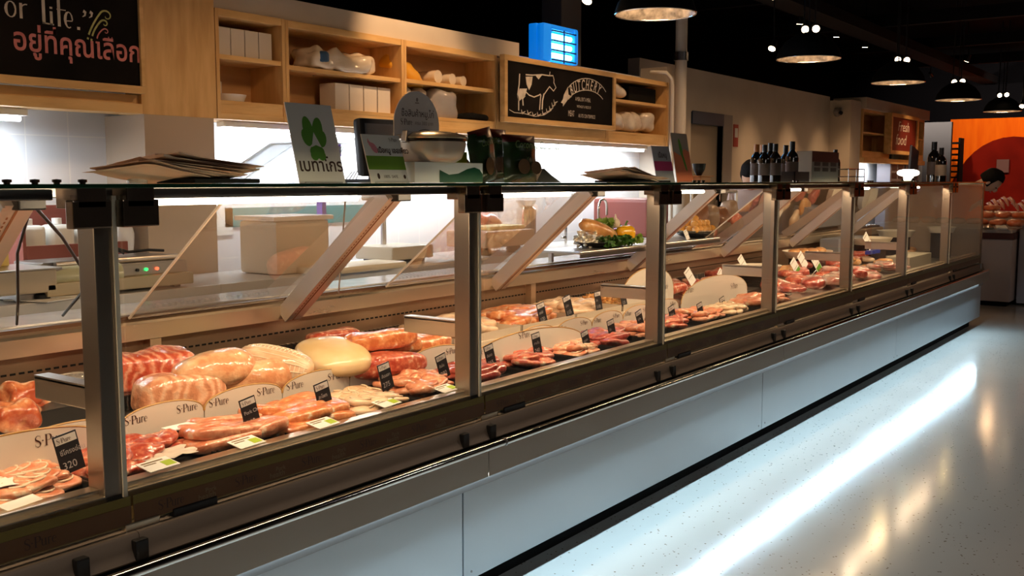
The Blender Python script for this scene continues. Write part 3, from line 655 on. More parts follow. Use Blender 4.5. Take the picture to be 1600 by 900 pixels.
# under-cabinet tubes in the niche
NT = mat('cool_niche_tube', (1, 1, 1), .5, emit=(.86, .94, 1), es=E_NICHE)
def niche(y0, y1, lab, x=-4.12, z=1.56):
    t = thing('under_shelf_light', lab, 'lamp', (x, (y0+y1)/2, z-.02))
    build('housing', MB().box((x-.03, y0, z+.008), (x+.03, y1, z+.035), bev=.003), WHITE_, t)
    build('tube', MB().tube([(x, y0+.02, z-.004), (x, y1-.02, z-.004)], .011, 8), NT, t, 60)
    light('niche_light', 'AREA', (x-.0, (y0+y1)/2, z-.02), 7*(y1-y0), (.86, .94, 1), (0, 0, 0), t, shape='RECTANGLE', size=.05, size_y=y1-y0)
niche(.9, 2.3, 'cool white tube light above the tiled niche on the left')
niche(3.3, 5.4, 'cool white tube light below the open pine shelves')
niche(5.6, 7.7, 'cool white tube light below the butchery board')
niche(14.2, 15.3, 'cool white tube light below the far pine shelves', -4.35, 1.58)

# =================================================================== LAMPS
PIN = mat('hammered_silver', (.05, .045, .04), .35, .3, c2=(.22, .20, .18), scale=16, bump=.9, bscale=18)
def pendant(x, y, z, lab, power=P_PEND, twin=True):
    t = thing('pendant_lamp', lab, 'pendant lamp', (x, y, z), 'dome pendants over the counter')
    R = .25
    pr = [(.0, .20), (.03, .20), (.10, .185), (.18, .13), (.23, .06), (R, 0), (R+.006, 0), (.236, .065), (.185, .137), (.10, .193), (.03, .21), (0, .21)]
    build('shade', MB().lathe(pr, (x, y, z), 40, closed=False), BLACKM, t, 50)
    build('reflector', MB().lathe([(.247, .001), (.226, .06), (.176, .128), (.10, .182), (.03, .196), (0, .196)], (x, y, z), 40, closed=True), PIN, t, 60)
    build('rim', MB().tube([(x+R*cos(a*pi/18), y+R*sin(a*pi/18), z) for a in range(36)], .005, 8, closed=True), CHROME, t, 60)
    build('cord', MB().tube([(x, y, z+.2), (x, y, 3.5)], .006, 8), BLACK, t, 60)
    build('bulb', MB().lathe([(0, .10), (.025, .105), (.035, .13), (.025, .16), (.015, .19)], (x, y, z), 14), mat('warm_bulb', (1, 1, 1), .5, emit=(1, .75, .45), es=4), t, 60)
    light('pendant_light', 'POINT', (x, y, z+.075), power, WARM, (0, 0, 0), t, shadow_soft_size=.085)
PXN = [(1024, 22, 126), (1263, 92, 97), (1403, 129, 79), (1497, 156, 66), (1566, 174, 54)]
labs = ['largest dome pendant hanging nearest, above the middle of the counter', 'second nearest dome pendant over the counter', 'middle dome pendant of the row over the counter',
        'dome pendant fourth along over the counter', 'smallest dome pendant at the far end of the row']
for (px, py, wpx), lb in zip(PXN, labs):
    v = ray(px, py)*(FPX*.5/wpx)+Vector((0, 0, H)); pendant(v.x, v.y, v.z, lb)
pendant(-2.9, 3.4, 2.29, 'dome pendant above the netted roast, just out of view'); pendant(-2.9, 1.1, 2.29, 'dome pendant above the left end of the counter, out of view')
def spotlamp(x, y, z, lab, tgt, power, vis=True, color=WARM, size=50, r=.03):
    t = thing('track_spotlight', lab, 'spotlight', (x, y, z), 'small black ceiling spotlights')
    d = (Vector(tgt)-Vector((x, y, z))).normalized(); q = d.to_track_quat('-Z', 'Y')
    p = Vector((x, y, z))
    build('can', MB().tube([p-d*.10, p-d*.0], [r*.8, r*1.25], 14), BLACK, t, 50)
    build('lens', MB().tube([p-d*.002, p+d*.003], r*1.05, 14), mat('lamp_lens', (1, 1, 1), .5, emit=(1, .72, .42), es=14), t, 50)
    build('stem', MB().tube([p-d*.07, (x, y, 3.56)], .008, 8), BLACK, t, 50)
    if power:
        o = light('spot_light', 'SPOT', p+d*.02, power, color, (0, 0, 0), t, spot_size=radians(size), spot_blend=.7, shadow_soft_size=.03)
        o.rotation_euler = q.to_euler()
for i, (px, py) in enumerate([(1258, 46), (1275, 45), (1403, 93), (1417, 94), (1491, 128), (1504, 127), (1562, 149), (1573, 148)]):
    y = [8.6, 8.6, 10.9, 10.9, 13.4, 13.4, 16.0, 16.0][i]; v = hy(px, py, y)
    spotlamp(v.x, v.y, v.z, ['left','right'][i % 2]+' bulb of the twin spotlight above the '+['second nearest','middle','fourth','smallest'][i//2]+' dome pendant', (0, v.y-6, .0) , 0, r=.028)
for i, (px, py, y) in enumerate([(917, 1, 5.6), (1206, 76, 9.0), (1597, 166, 15)]):
    v = hy(px, py, y); spotlamp(v.x, v.y, v.z, ['spotlight at the top edge above the blue insect lamp', 'bright spotlight left of the second nearest dome pendant', 'tiny spotlight at the far right edge'][i], (v.x-.1, v.y-2, 0), 0, r=.03)
# wall washers (pools of light on the pine, the plaster and the orange wall)
for i, (y, pw_, x, z) in enumerate([(4.35, 26, -3.2, 3.0), (1.2, 4.5, -3.2, 3.0), (5.9, 8, -3.2, 3.0), (7.2, 8, -3.2, 3.0), (9.4, 10, -3.7, 3.0), (10.7, 16, -3.9, 2.95), (11.9, 20, -3.9, 2.95), (13.0, 16, -3.9, 2.95), (15.8, 22, -3.3, 3.0)]):
    spotlamp(x, y, z, 'spotlight aimed at the back wall at ' + ['the wide shelf bay', 'the big chalkboard', 'the butchery board', 'the last shelf bay', 'the tan door', 'the wall left of the bottles', 'the plaster wall behind the bottles', 'the plaster wall next to the column', 'the far shelves'][i], (XB-.1, y+(.2 if i else .3), 2.0 if i < 4 else 1.2), pw_*P_WASH, size=(52 if i == 0 else 64) if i < 4 else 55)
for i, x in enumerate((-4.2, -2.8, -1.2)):
    spotlamp(x, 17.6, 3.0, 'spotlight washing the orange wall, ' + ['left', 'middle', 'right'][i] + ' of three', (x, 20.0, 2.1), 95, size=95, color=(1, .8, .6))
# unseen fill lamps added over the aisle: dim warm ambient
for i, y in enumerate((1.5, 6.5, 12)):
    t = thing('aisle_fill', ['nearest', 'middle', 'farthest'][i]+' added fill lamp over the aisle out of view', 'lamp', (1.8, y, 3.0))
    build('housing', MB().box((1.75, y-.6, 3.0), (1.87, y+.6, 3.05), bev=.005), BLACK, t)
    light('aisle_fill_area', 'AREA', (1.81, y, 2.99), [15, 9, 12][i], [(.98, .88, .80), (.95, .85, .8), (1, .62, .36)][i], (0, 0, 0), t, shape='RECTANGLE', size=.1, size_y=1.2)

# =================================================================== THINGS ON THE GLASS TOP
ZT = 1.2945
def lean_fr(bl, ang_lean, yaw=0):
    # frame of a card: bottom-left corner bl, leaning back by ang_lean, turned by yaw about z
    U = Vector((-sin(yaw), cos(yaw), 0)); Nn = Vector((cos(yaw), sin(yaw), 0)); V = (Z_*cos(ang_lean)-Nn*sin(ang_lean)); N2 = U.cross(V)
    return (Vector(bl), U, V, N2)
def card(mb, fr, w, h, t=.003, mi=0):
    O, U, V, Nn = fr; mb.prism([O, O+U*w, O+U*w+V*h, O+V*h], -Nn, t, mi)
def sub(fr, u, v): return (fr[0]+fr[1]*u+fr[2]*v, fr[1], fr[2], fr[3])
def ell(cx, cy, rx, ry, n=20, rot=0):
    c, s = cos(rot), sin(rot)
    return [(cx+rx*cos(2*pi*i/n)*c-ry*sin(2*pi*i/n)*s, cy+rx*cos(2*pi*i/n)*s+ry*sin(2*pi*i/n)*c) for i in range(n)]
# clover sign
fr = lean_fr((-2.30, 2.13, ZT), radians(14)); t = thing('table_sign', 'tall white card with a green three-petal logo standing on the counter', 'sign', (-2.32, 2.22, ZT))
q = MB(); card(q, fr, .192, .25); build('card', q, WHITE_, t)
build('stand', MB().box((-2.375, 2.15, ZT), (-2.29, 2.30, ZT+.003)), ACRYL, t)
g = MB()
g.poly2(ell(.075, .165, .021, .045, 20, .12), fr, 0); g.poly2(ell(.112, .163, .022, .046, 20, -.25), fr, 0, .0007); g.poly2(ell(.062, .142, .018, .028, 16, .3), fr, 0, .0008)
g.poly2(ell(.124, .140, .020, .028, 16, -.3), fr, 0, .0009); g.poly2(ell(.096, .098, .030, .022, 18), fr, 0, .001); g.poly2(ell(.082, .086, .016, .016, 14), fr, 0, .0011); g.poly2(ell(.112, .086, .016, .016, 14), fr, 0, .0012)
g.poly2([(.092, .158), (.075, .113), (.094, .118), (.116, .113)][::-1] and [(.075, .112), (.094, .119), (.117, .112), (.094, .160)], fr, 2, .0016)
text2('เบทาโกร', g, sub(fr, .008, .037), .056, 1, sx=1.0, bold=.016)
build('lettering', g, [mat('leaf_green_ink', (.10, .30, .03), .6), mat('dark_ink', (.05, .02, .015), .6), WHITE_], t)
# clear stand behind it
t = thing('brochure_stand', 'clear acrylic slanted brochure stand behind the green logo card', 'stand', (-2.36, 2.2, ZT))
d = Vector((0, .62, .78)).normalized()
for x in (-2.52, -2.40): build('side_bar', MB().prism([(x, 1.98, ZT), (x, 2.0, ZT), (x, 2.23, ZT+.125), (x, 2.21, ZT+.125)], X_, .004), ACRYL, t)
build('back_plate', MB().prism([(-2.52, 1.985, ZT), (-2.40, 1.985, ZT), (-2.40, 2.215, ZT+.125), (-2.52, 2.215, ZT+.125)], Vector((0, -.5, .8)), .003), ACRYL, t)
build('top_plate', MB().prism([(-2.52, 2.21, ZT+.12), (-2.40, 2.21, ZT+.12), (-2.40, 2.45, ZT+.127), (-2.52, 2.45, ZT+.127)], Z_, .004), ACRYL, t)
build('front_leg', MB().prism([(-2.46, 2.44, ZT+.12), (-2.42, 2.44, ZT+.12), (-2.42, 2.34, ZT), (-2.46, 2.34, ZT)], Y_, .004), ACRYL, t)
# monitors
def monitor(name, lab, c, w, h, yaw, tilt, base_z):
    t = thing(name, lab, 'monitor', (c[0], c[1], base_z)); M = T(Vector(c)) @ Rz(yaw) @ Ry(tilt)
    build('housing', MB().box((-.02, -w/2, -h/2), (.02, w/2, h/2), bev=.015, M=M), BLACK, t, 40)
    build('screen', MB().box((.0205, -w/2+.02, -h/2+.02), (.0215, w/2-.02, h/2-.02), M=M), mat('monitor_screen', (.10, .11, .13), .12, coat=1), t)
    build('neck', MB().tube([(c[0]-.03, c[1], c[2]-h*.3), (c[0]-.05, c[1], base_z)], .018, 10), BLACK, t, 50)
    build('foot', MB().box((c[0]-.12, c[1]-.09, base_z), (c[0]+.04, c[1]+.09, base_z+.012), bev=.004), BLACK, t)
monitor('cash_monitor', 'black framed till monitor behind the pink and green card', hx(598, 231, -2.40), .22, .195, radians(-6), radians(-6), ZT)
monitor('till_screen', 'black till screen cut by the left edge of the photo', (-2.35, .90, ZT+.10), .3, .19, 0, radians(-5), ZT)
t = thing('wire_rack', 'thin wire card rack below the till monitor', 'rack', (-2.50, 2.62, .892))
q = MB()
for i in range(4): q.tube([(-2.60, 2.62+i*.018, 1.30), (-2.60, 2.66+i*.012, 1.335)], .0015, 6)
q.tube([(-2.60, 2.62, 1.30), (-2.60, 2.69, 1.30)], .002, 6).tube([(-2.6, 2.63, 1.3), (-2.65, 2.63, .893)], .003, 6)
build('wires', q, CHROME, t)
# pink and green card
fr = lean_fr((-2.20, 2.335, ZT), radians(16)); t = thing('table_sign', 'white card with a green band and a pink pig standing on the counter', 'sign', (-2.22, 2.42, ZT))
q = MB(); card(q, fr, .175, .158); build('card', q, WHITE_, t); build('stand', MB().box((-2.27, 2.35, ZT), (-2.19, 2.5, ZT+.003)), ACRYL, t)
g = MB(); g.poly2([(0, .043), (.175, .043), (.175, .088), (0, .088)], fr, 0)
g.poly2(ell(.045, .114, .020, .012, 14, -.9), fr, 1); g.poly2(ell(.032, .125, .010, .007, 12, -.9), fr, 1, .0008); g.poly2([(.02, .13), (.024, .145), (.03, .132)], fr, 1, .001)
text2('เนื้อหมู เอสเพียว', g, sub(fr, .058, .099), .024, 2, bold=.03, sx=.95); spure(g, sub(fr, .122, .137), .013, 2)
text2('100%  SAFE', g, sub(fr, .06, .016), .014, 2)
g.poly2(ell(.038, .022, .006, .010, 10), fr, 2); g.poly2(ell(.16, .02, .006, .007, 10), fr, 2)
build('print', g, [mat('lime_band_ink', (.16, .32, .02), .6), mat('pink_ink', (.78, .28, .34), .6), mat('dark_ink', (.05, .02, .015), .6)], t)
# oval promotion board with its boxes and the pot
t = thing('promotion_board', 'white oval promotion board with a picture of a pot', 'sign', (-2.32, 2.69, ZT))
fr = (Vector((-2.32, 2.57, ZT)), Y_, Z_, X_)
pts = [(.045, 0), (.17, 0), (.215, .09), (.238, .16)]+arc(.122, .195, .118, .117, -5, 185, 20)+[(.004, .15), (.022, .08)]
q = MB(); q.prism([fr[0]+Y_*u+Z_*v for u, v in pts], -X_, .004); build('board', q, WHITE_, t)
g = MB(); text2('ซื้อสินค้าหมู,ไก่', g, sub(fr, .040, .225), .032, 0, sx=.95); spure(g, sub(fr, .036, .196), .020, 0); text2('ครบ 300 บาท', g, sub(fr, .110, .198), .018, 2)
text2('แถมฟรี', g, sub(fr, .010, .134), .037, 1, bold=.015); g.stroke([(.008, .127), (.10, .127)], .002, fr, 1)
g.poly2(ell(.122, .283, .006, .007, 12), fr, 2); g.poly2([(.112, .270), (.132, .270), (.132, .274), (.112, .274)], fr, 2)
g.poly2(ell(.165, .158, .055, .026, 24), fr, 0); g.poly2(ell(.165, .161, .047, .021, 24), fr, 3, .0009); g.poly2(ell(.165, .158, .009, .007, 12), fr, 0, .0012)
build('print', g, [mat('dark_ink', (.05, .02, .015), .6), mat('red_ink', (.55, .03, .03), .6), mat('grey_ink', (.35, .3, .28), .6), mat('silver_ink', (.5, .47, .44), .4)], t)
t = thing('gift_box', 'white box with a green wave carrying the cooking pot', 'box', (-2.24, 2.70, ZT))
build('carton', MB().box((-2.30, 2.515, ZT), (-2.18, 2.88, ZT+.068), bev=.002), WHITE_, t)
g = MB(); fr = (Vector((-2.1795, 2.64, ZT+.001)), Y_, Z_, X_)
g.poly2([(0, 0), (.238, 0), (.238, .028), (.22, .045), (.19, .052), (.15, .046), (.10, .030), (.05, .026), (.0, .042)], fr, 0)
build('wave_print', g, mat('deep_green_ink', (.0, .07, .03), .4), t)
t = thing('cooking_pot', 'round white metal lidded pot standing on the gift box', 'pot', (-2.24, 2.66, ZT+.068))
c = Vector((-2.24, 2.665, ZT+.068)); POT = mat('pot_enamel', (.68, .60, .52), .25, .35)
build('body', MB().lathe([(0, 0), (.085, 0), (.105, .012), (.118, .04), (.122, .068), (.120, .07), (.0, .07)], c, 40), POT, t, 50)
build('rim', MB().lathe([(.118, .07), (.126, .071), (.126, .077), (.118, .078), (0, .078)], c, 40), DARKCH, t, 50)
build('lid', MB().lathe([(.128, .078), (.130, .082), (.115, .092), (.07, .102), (.02, .105), (0, .105)], c, 40), mat('pot_lid', (.74, .62, .44), .2, .6), t, 50)
build('clasp', MB().box((-.012, -.148, .035), (.012, -.122, .075), bev=.004, M=T(c) @ Rx(radians(-12))), STEEL, t)
build('clasp', MB().box((-.012, .122, .035), (.012, .148, .075), bev=.004, M=T(c) @ Rx(radians(12))), STEEL, t)
# snack bags
def snackbag(lab, c, w, h, rx, rz, txt, seed):
    t = thing('snack_bag', lab, 'snack bag', c, 'snack bags on the counter'); M = T(Vector(c)) @ Rz(rz) @ Rx(rx) @ Ry(radians(-4))
    q = MB(); nu, nv = 14, 18; vs = []
    for s_ in (1, -1):
        for j in range(nv+1):
            for i in range(nu+1):
                u, v = i/nu, j/nv; d = (sin(pi*u)**.6)*(min(1, v*6)**.5)*(min(1, (1-v)*5)**.7)*.035
                d += noise.noise(Vector((u*4+seed, v*5, s_)))*.006*sin(pi*u)*sin(pi*v)
                vs.append(M @ Vector((s_*d, (u-.5)*w*(1-.05*sin(pi*v)), v*h)))
    n = (nu+1)*(nv+1); fs = []
    for s_ in (0, 1):
        for j in range(nv):
            for i in range(nu):
                a = s_*n+j*(nu+1)+i; f = [a, a+1, a+nu+2, a+nu+1]; fs.append(f if s_ == 0 else f[::-1])
    for j in range(nv):
        for i in (0, nu): a = j*(nu+1)+i; fs.append([a, a+nu+1, a+nu+1+n, a+n])
    for i in range(nu): a = nv*(nu+1)+i; fs.append([a, a+1, a+1+n, a+n])
    q.add(vs, fs); q.m = [1 if (sum(q.v[i].z for i in f)/len(f)-c[2]) > h*.86 else 0 for f in q.f]
    build('bag', q, [mat('dark_green_foil', (.02, .06, .015), .25, .2, c2=(.03, .03, .015), scale=9, bump=.3, bscale=14), mat('dark_red_foil', (.10, .012, .008), .3, .2)], t, 50)
    g = MB(); O = M @ Vector((.041, -w*.40, h*.70)); U = (M.to_3x3() @ Y_); V = (M.to_3x3() @ Z_); fr = (O, U, V, U.cross(V))
    text2(txt, g, fr, w*.19, 0, shear=.2); g.poly2(ell(w*.25, -h*.38, w*.18, h*.16), fr, 1); g.poly2(ell(w*.62, -h*.40, w*.16, h*.14), fr, 1)
    build('print', g, [mat('pale_green_ink', (.16, .26, .07), .4), mat('brown_ink', (.12, .055, .02), .4)], t)
snackbag('dark green snack bag standing nearest the end of the row', (-2.17, 3.10, ZT), .21, .175, 0, 0, 'Coconut Caramel', 1)
snackbag('dark green snack bag leaning over beside the cooking pot', (-2.25, 2.99, ZT), .19, .195, radians(9), .2, 'Coconut', 2)
snackbag('dark green snack bag standing behind the others, only its top showing', (-2.34, 3.19, ZT), .16, .205, 0, .1, 'Coconut', 3)
snackbag('dark green snack bag with an orange corner tucked behind the cooking pot', (-2.37, 2.965, ZT), .15, .175, radians(14), .1, 'Coconut', 4)
solo('lime_card', MB().box((-2.31, 2.885, ZT), (-2.305, 2.95, ZT+.11)), mat('lime_card_paper', (.45, .52, .05), .5), 'lime yellow card edge beside the gift box', 'card')
# leaflets
KR = mat('kraft_leaflet', (.58, .39, .28), .7, c2=(.68, .50, .38), scale=4)
def leaflets(c, n, lab, group, w, dd, spread, zb):
    for i in range(n):
        r = random.Random(i*11+len(group)); M = T(Vector((c[0]+r.uniform(-.02, .02), c[1]+(i/n-.5)*spread, zb+i*.0042))) @ Rz(radians(r.uniform(-16, 16))) @ Rx(radians(-5-3.2*r.random())) @ Ry(radians(-6))
        q = MB(); nn = 8
        vs = []
        for s_ in (0, .0012):
            for k in range(nn+1):
                y = -w/2+w*k/nn; z = .012*(k/nn-.5)**2*2*r.uniform(-.6, 1)
                for x in (-dd/2, dd/2): vs.append(M @ Vector((x, y, z+s_)))
        m_ = 2*(nn+1); fs = []
        for k in range(nn):
            a = 2*k; fs += [[a, a+1, a+3, a+2][::-1] if False else [a, a+2, a+3, a+1], [a+m_, a+1+m_, a+3+m_, a+2+m_], [a, a+m_, a+2+m_, a+2], [a+1, a+3, a+3+m_, a+1+m_]]
        fs += [[0, 1, 1+m_, m_], [2*nn, 2*nn+m_, 2*nn+1+m_, 2*nn+1]]
        q.add(vs, fs); solo('leaflet', q, KR, lab, 'leaflet', group)
bb = thing('black_display_tray', 'low black box under the fanned leaflets at the left', 'box', (-2.22, 1.74, ZT))
build('box', MB().box((-2.30, 1.63, ZT), (-2.14, 1.84, ZT+.012), bev=.003), BLACKM, bb)
leaflets((-2.22, 1.655), 8, 'brown printed leaflet in the fanned pile at the left of the counter', 'leaflets in the left pile', .29, .19, .16, ZT+.018)
solo('plastic_cup', MB().lathe([(0, 0), (.022, 0), (.03, .035), (.031, .035), (.024, 0)], (-2.30, 1.575, ZT), 20), PLASTIC, 'small clear cup below the left leaflet pile', 'cup', smooth=40)
t = thing('menu_folder', 'flat black folder lying under the brown menus near the pink card', 'folder', (-2.2, 4.0, ZT))
build('cover', MB().box((-2.29, 3.83, ZT), (-2.11, 4.20, ZT+.008), bev=.002), BLACKM, t)
leaflets((-2.2, 3.93), 5, 'brown menu sheet on the black folder near the pink card', 'menu sheets', .36, .2, .06, ZT+.018)
# small black wedge
solo('card_wedge', MB().prism([(-2.3, 3.32, ZT), (-2.3, 3.50, ZT), (-2.3, 3.43, ZT+.028), (-2.3, 3.375, ZT+.055), (-2.3, 3.36, ZT+.05)], X_, .05), BLACK, 'small black wedge holder alone between the snack bags and the menus', 'holder')
# magenta and orange cards
fr = lean_fr((-2.20, 4.245, ZT), radians(12)); t = thing('table_sign', 'grey card with a magenta band standing on the counter', 'sign', (-2.21, 4.33, ZT))
q = MB(); card(q, fr, .18, .172); build('card', q, mat('grey_card', (.40, .38, .42), .6), t); build('stand', MB().box((-2.28, 4.26, ZT), (-2.19, 4.41, ZT+.003)), ACRYL, t)
g = MB(); g.poly2([(0, .055), (.18, .055), (.18, .10), (0, .10)], fr, 0); text2('เนื้อหมู', g, sub(fr, .05, .118), .034, 1, bold=.02)
build('print', g, [mat('magenta_ink', (.50, .03, .14), .6), mat('dark_ink', (.05, .02, .015), .6)], t)
fr = lean_fr((-2.2, 4.45, ZT), radians(10)); t = thing('table_sign', 'orange card with a green leaf standing beside the magenta card', 'sign', (-2.21, 4.54, ZT))
q = MB(); card(q, fr, .175, .24); build('card', q, mat('grey_beige_card', (.42, .34, .27), .6), t); build('stand', MB().box((-2.28, 4.46, ZT), (-2.19, 4.62, ZT+.003)), ACRYL, t)
g = MB(); g.poly2([(0, 0), (.175, 0), (.175, .15), (.12, .165), (.07, .13), (0, .15)], fr, 0); g.poly2(ell(.085, .165, .014, .05, 16, .2), fr, 1, .0009); g.poly2(ell(.105, .10, .010, .05, 16, .35), fr, 1, .0011)
build('print', g, [mat('orange_ink', (.78, .20, .09), .6), mat('leaf_green_ink', (.10, .30, .03), .6)], t)
# bowl on a wooden block
solo('wooden_block', MB().box((-2.33, 4.86, ZT), (-2.27, 4.98, ZT+.028), bev=.003).box((-2.34, 4.84, ZT+.028), (-2.26, 5.0, ZT+.034), bev=.001), mat('orange_wood', (.45, .18, .07), .5), 'small orange wooden block under the black bowl', 'block')
solo('black_bowl', MB().lathe([(0, 0), (.012, 0), (.018, .008), (.030, .03), (.036, .062), (.033, .062), (.027, .03), (.014, .012), (0, .01)], (-2.30, 4.90, ZT+.034), 24), BLACK, 'small black bowl on the wooden block', 'bowl', smooth=50)
# bottles
BOT = mat('dark_bottle_glass', (.012, .008, .006), .08, coat=1)
def bottle(x, y, lab, h=.23, cap=BLACK, labc=None, z=ZT, grp='dark bottles on the counter'):
    t = thing('wine_bottle', lab, 'bottle', (x, y, z), grp); r = .036*h/.23
    build('bottle', MB().lathe([(0, 0), (r, 0), (r, h*.60), (r*.85, h*.68), (r*.38, h*.78), (r*.36, h*.97), (r*.42, h*.97), (r*.42, h), (0, h)], (x, y, z), 24), BOT, t, 40)
    build('capsule', MB().lathe([(r*.43, h*.80), (r*.43, h*1.003), (0, h*1.004)], (x, y, z), 20), cap, t, 40)
    build('paper_label', MB().lathe([(r*1.01, h*.18), (r*1.01, h*.5)], (x, y, z), 24), labc or mat('dim_label', (.10, .07, .06), .6), t, 60)
ORC = mat('orange_capsule', (.40, .14, .03), .4)
for x, y, hh, cp, lb in [(-2.16, 5.44, .205, BLACK, 'dark bottle at the left end of the bottle group'), (-2.28, 5.62, .215, ORC, 'dark bottle with an orange cap, left of two'),
                     (-2.16, 5.60, .215, BLACK, 'dark bottle second from the left in front'), (-2.24, 5.73, .225, BLACK, 'dark bottle at the back in the middle of the group'),
                     (-2.34, 5.86, .22, ORC, 'dark bottle with an orange cap, right of two'), (-2.15, 5.84, .235, BLACK, 'tall dark bottle standing in the small black box'), (-2.25, 6.0, .22, BLACK, 'dark bottle at the right end of the group')]:
    bottle(x, y, lb, hh, cp)
t = thing('bottle_box', 'small open black box around the tall bottle', 'box', (-2.14, 5.85, ZT)); q = MB()
for a, c in (((-2.2, 5.74, ZT), (-2.195, 5.98, ZT+.06)), ((-2.10, 5.74, ZT), (-2.095, 5.98, ZT+.06)), ((-2.2, 5.74, ZT), (-2.095, 5.745, ZT+.06)), ((-2.2, 5.975, ZT), (-2.095, 5.98, ZT+.06))): q.box(a, c)
build('box', q, mat('charcoal_card', (.05, .04, .04), .5), t)
# card rack
t = thing('postcard_box', 'grey and dark red box printed with six small squares', 'box', (-2.22, 6.45, ZT))
build('box', MB().box((-2.26, 6.21, ZT), (-2.16, 6.72, ZT+.19), bev=.003), mat('grey_box_card', (.26, .24, .22), .6), t)
build('dark_top', MB().box((-2.2595, 6.212, ZT+.125), (-2.1595, 6.718, ZT+.191)), mat('maroon_card', (.09, .018, .015), .5), t)
g = MB()
for r_ in range(2):
    for k in range(3): g.box((-2.1598, 6.25+k*.155, ZT+.066+r_*.034), (-2.1588, 6.36+k*.155, ZT+.090+r_*.034))
build('printed_squares', g, mat('charcoal_card', (.05, .04, .04), .5), t)
bottle(-2.28, 7.02, 'dark bottle standing behind the small metal basket', .22)
t = thing('metal_basket', 'small open metal basket right of the printed box', 'basket', (-2.16, 6.95, ZT)); q = MB()
for zz in (.035, .085): q.tube([(-2.21, 6.78, ZT+zz), (-2.11, 6.78, ZT+zz), (-2.11, 7.12, ZT+zz), (-2.21, 7.12, ZT+zz)], .004, 6, closed=True)
for y in (6.78, 6.95, 7.12): q.tube([(-2.11, y, ZT), (-2.11, y, ZT+.085)], .003, 6)
q.box((-2.21, 6.78, ZT), (-2.11, 7.12, ZT+.004)); build('wire_frame', q, CHROME, t)
# small lamp and things at the far end
t = thing('counter_lantern', 'bright round glowing lantern low on the far end of the counter', 'lamp', (-2.3, 9.0, ZT))
build('shade', MB().blob((-2.3, 9.0, ZT+.075), (.16, .28, .06), .8), mat('lantern_glow', (1, 1, 1), .5, emit=(1, .9, .75), es=5), t, 180)
build('foot', MB().lathe([(.05, 0), (.06, .01), (.04, .045), (0, .045)], (-2.3, 9.0, ZT), 20), CHROME, t, 50)
bottle(-2.2, 9.7, 'dark bottle with a beige label at the far end of the counter', .30, labc=mat('beige_label', (.55, .38, .28), .6))
for i, (y, h) in enumerate([(9.86, .36), (9.93, .28)]): bottle(-2.3, y, ['tall dark bottle at the very end of the counter', 'shorter dark bottle at the very end of the counter'][i], h)
t = thing('menu_stand', 'dark leaning menu stand at the far end of the counter', 'stand', (-2.5, 9.6, ZT-.0))
build('board', MB().box((-.01, -.12, 0), (.01, .12, .30), bev=.003, M=T(-2.36, 9.35, ZT) @ Rx(radians(-12))), mat('dark_slate_board', (.03, .035, .05), .4), t)

# =================================================================== CASE CONTENTS
ZF, ZB = .622, .655
BRD = mat('white_divider_board', (.66, .60, .52), .45); BRE = mat('gold_board_edge', (.45, .26, .08), .4)
def arch(x, y0, y1, zb, side, top, label, group, tilt=0, spots=((.08, .33), (.62, .36)), h=.022, pw=.5):
    w = y1-y0; t = thing('divider_board', label, 'divider board', (x, (y0+y1)/2, zb), group)
    n = 24; pts = [(0, 0), (w, 0)]+[(w/2+w/2*cos(pi*i/n), side+(top-side)*sin(pi*i/n)**(pw*1.6)) for i in range(n+1)]
    U, V = Y_, (Z_*cos(tilt)-X_*sin(tilt)); O = Vector((x, y0, zb)); Nn = U.cross(V)
    build('board', MB().prism([O+U*u+V*v for u, v in pts], -Nn, .003), BRD, t)
    build('gold_edge', MB().tube([O+U*u+V*v-Nn*.0015 for u, v in pts[2:]], .0026, 6), BRE, t, 60)
    g = MB()
    for su, sv in spots: spure(g, (O+U*(su*w)+V*(sv*top)+Nn*.0003, U, V, Nn), h)
    build('lettering', g, BROWNT, t)
    return t
js = [.60, .885, 1.166, 1.452, 1.735, 2.015, 2.295, 2.58, 2.865]
desc = ['out of view at the left end', 'at the left edge behind the 320 tag', 'first behind the dark red slices', 'behind the pork chop tag', 'behind the 265 tag', 'behind the round pale slices', 'behind the tag nearest the second post', 'just past the second post']
js = [.60, .885, 1.475, 1.735, 2.015, 2.295, 2.58, 2.88]
desc = ['out of view at the left end', 'at the left edge behind the 320 tag', 'behind the dark red sliced meat', 'behind the 340 pork chop tag', 'behind the 265 tag', 'behind the round pale slices', 'nearest the left side of the second post', 'just right of the second post']
for k in range(len(js)-1):
    a, b_ = js[k], js[k+1]
    if k == 1: arch(-2.17, .90, 1.38, ZF, .06, .125, 'large white half-oval divider board '+desc[k], 'half-oval divider boards', spots=((.20, .50), (.62, .66)), h=.026)
    elif k == 2 or False: arch(-2.27, 1.19+.01, 1.472, ZF, .055, .098, 'white half-oval divider board '+desc[k], 'half-oval divider boards', spots=((.03, .62), (.68, .60)))
    if k >= 2: arch(-2.27, a+.002, b_-.002, ZF, .055, .10, 'white half-oval divider board ' + ['', '', 'behind the 340 pork chop tag', 'behind the 265 tag', 'behind the round pale slices', 'nearest the left side of the second post', 'half hidden by the second post', ''][k], 'half-oval divider boards', spots=((.05, .60), (.66, .62)))
m2 = [3.22, 3.50, 3.785, 4.06, 4.35, 4.63]
m2d = ['low in the second window behind the large tilted board', 'second in the second window', 'third in the second window', 'fourth in the second window', 'behind the third post']
for k in range(5): arch(-2.27, m2[k]+.002, m2[k+1]-.002, ZF, .05, .10, 'white half-oval divider board '+m2d[k], 'half-oval divider boards', spots=((.05, .60), (.66, .62)), h=.02)
arch(-2.12, 2.70, 3.50, ZF, .02, .125, 'long low white board lying in front of the trays in the second window', 'half-oval divider boards', tilt=radians(8), spots=((.42, .80), (.05, .60)), h=.024)
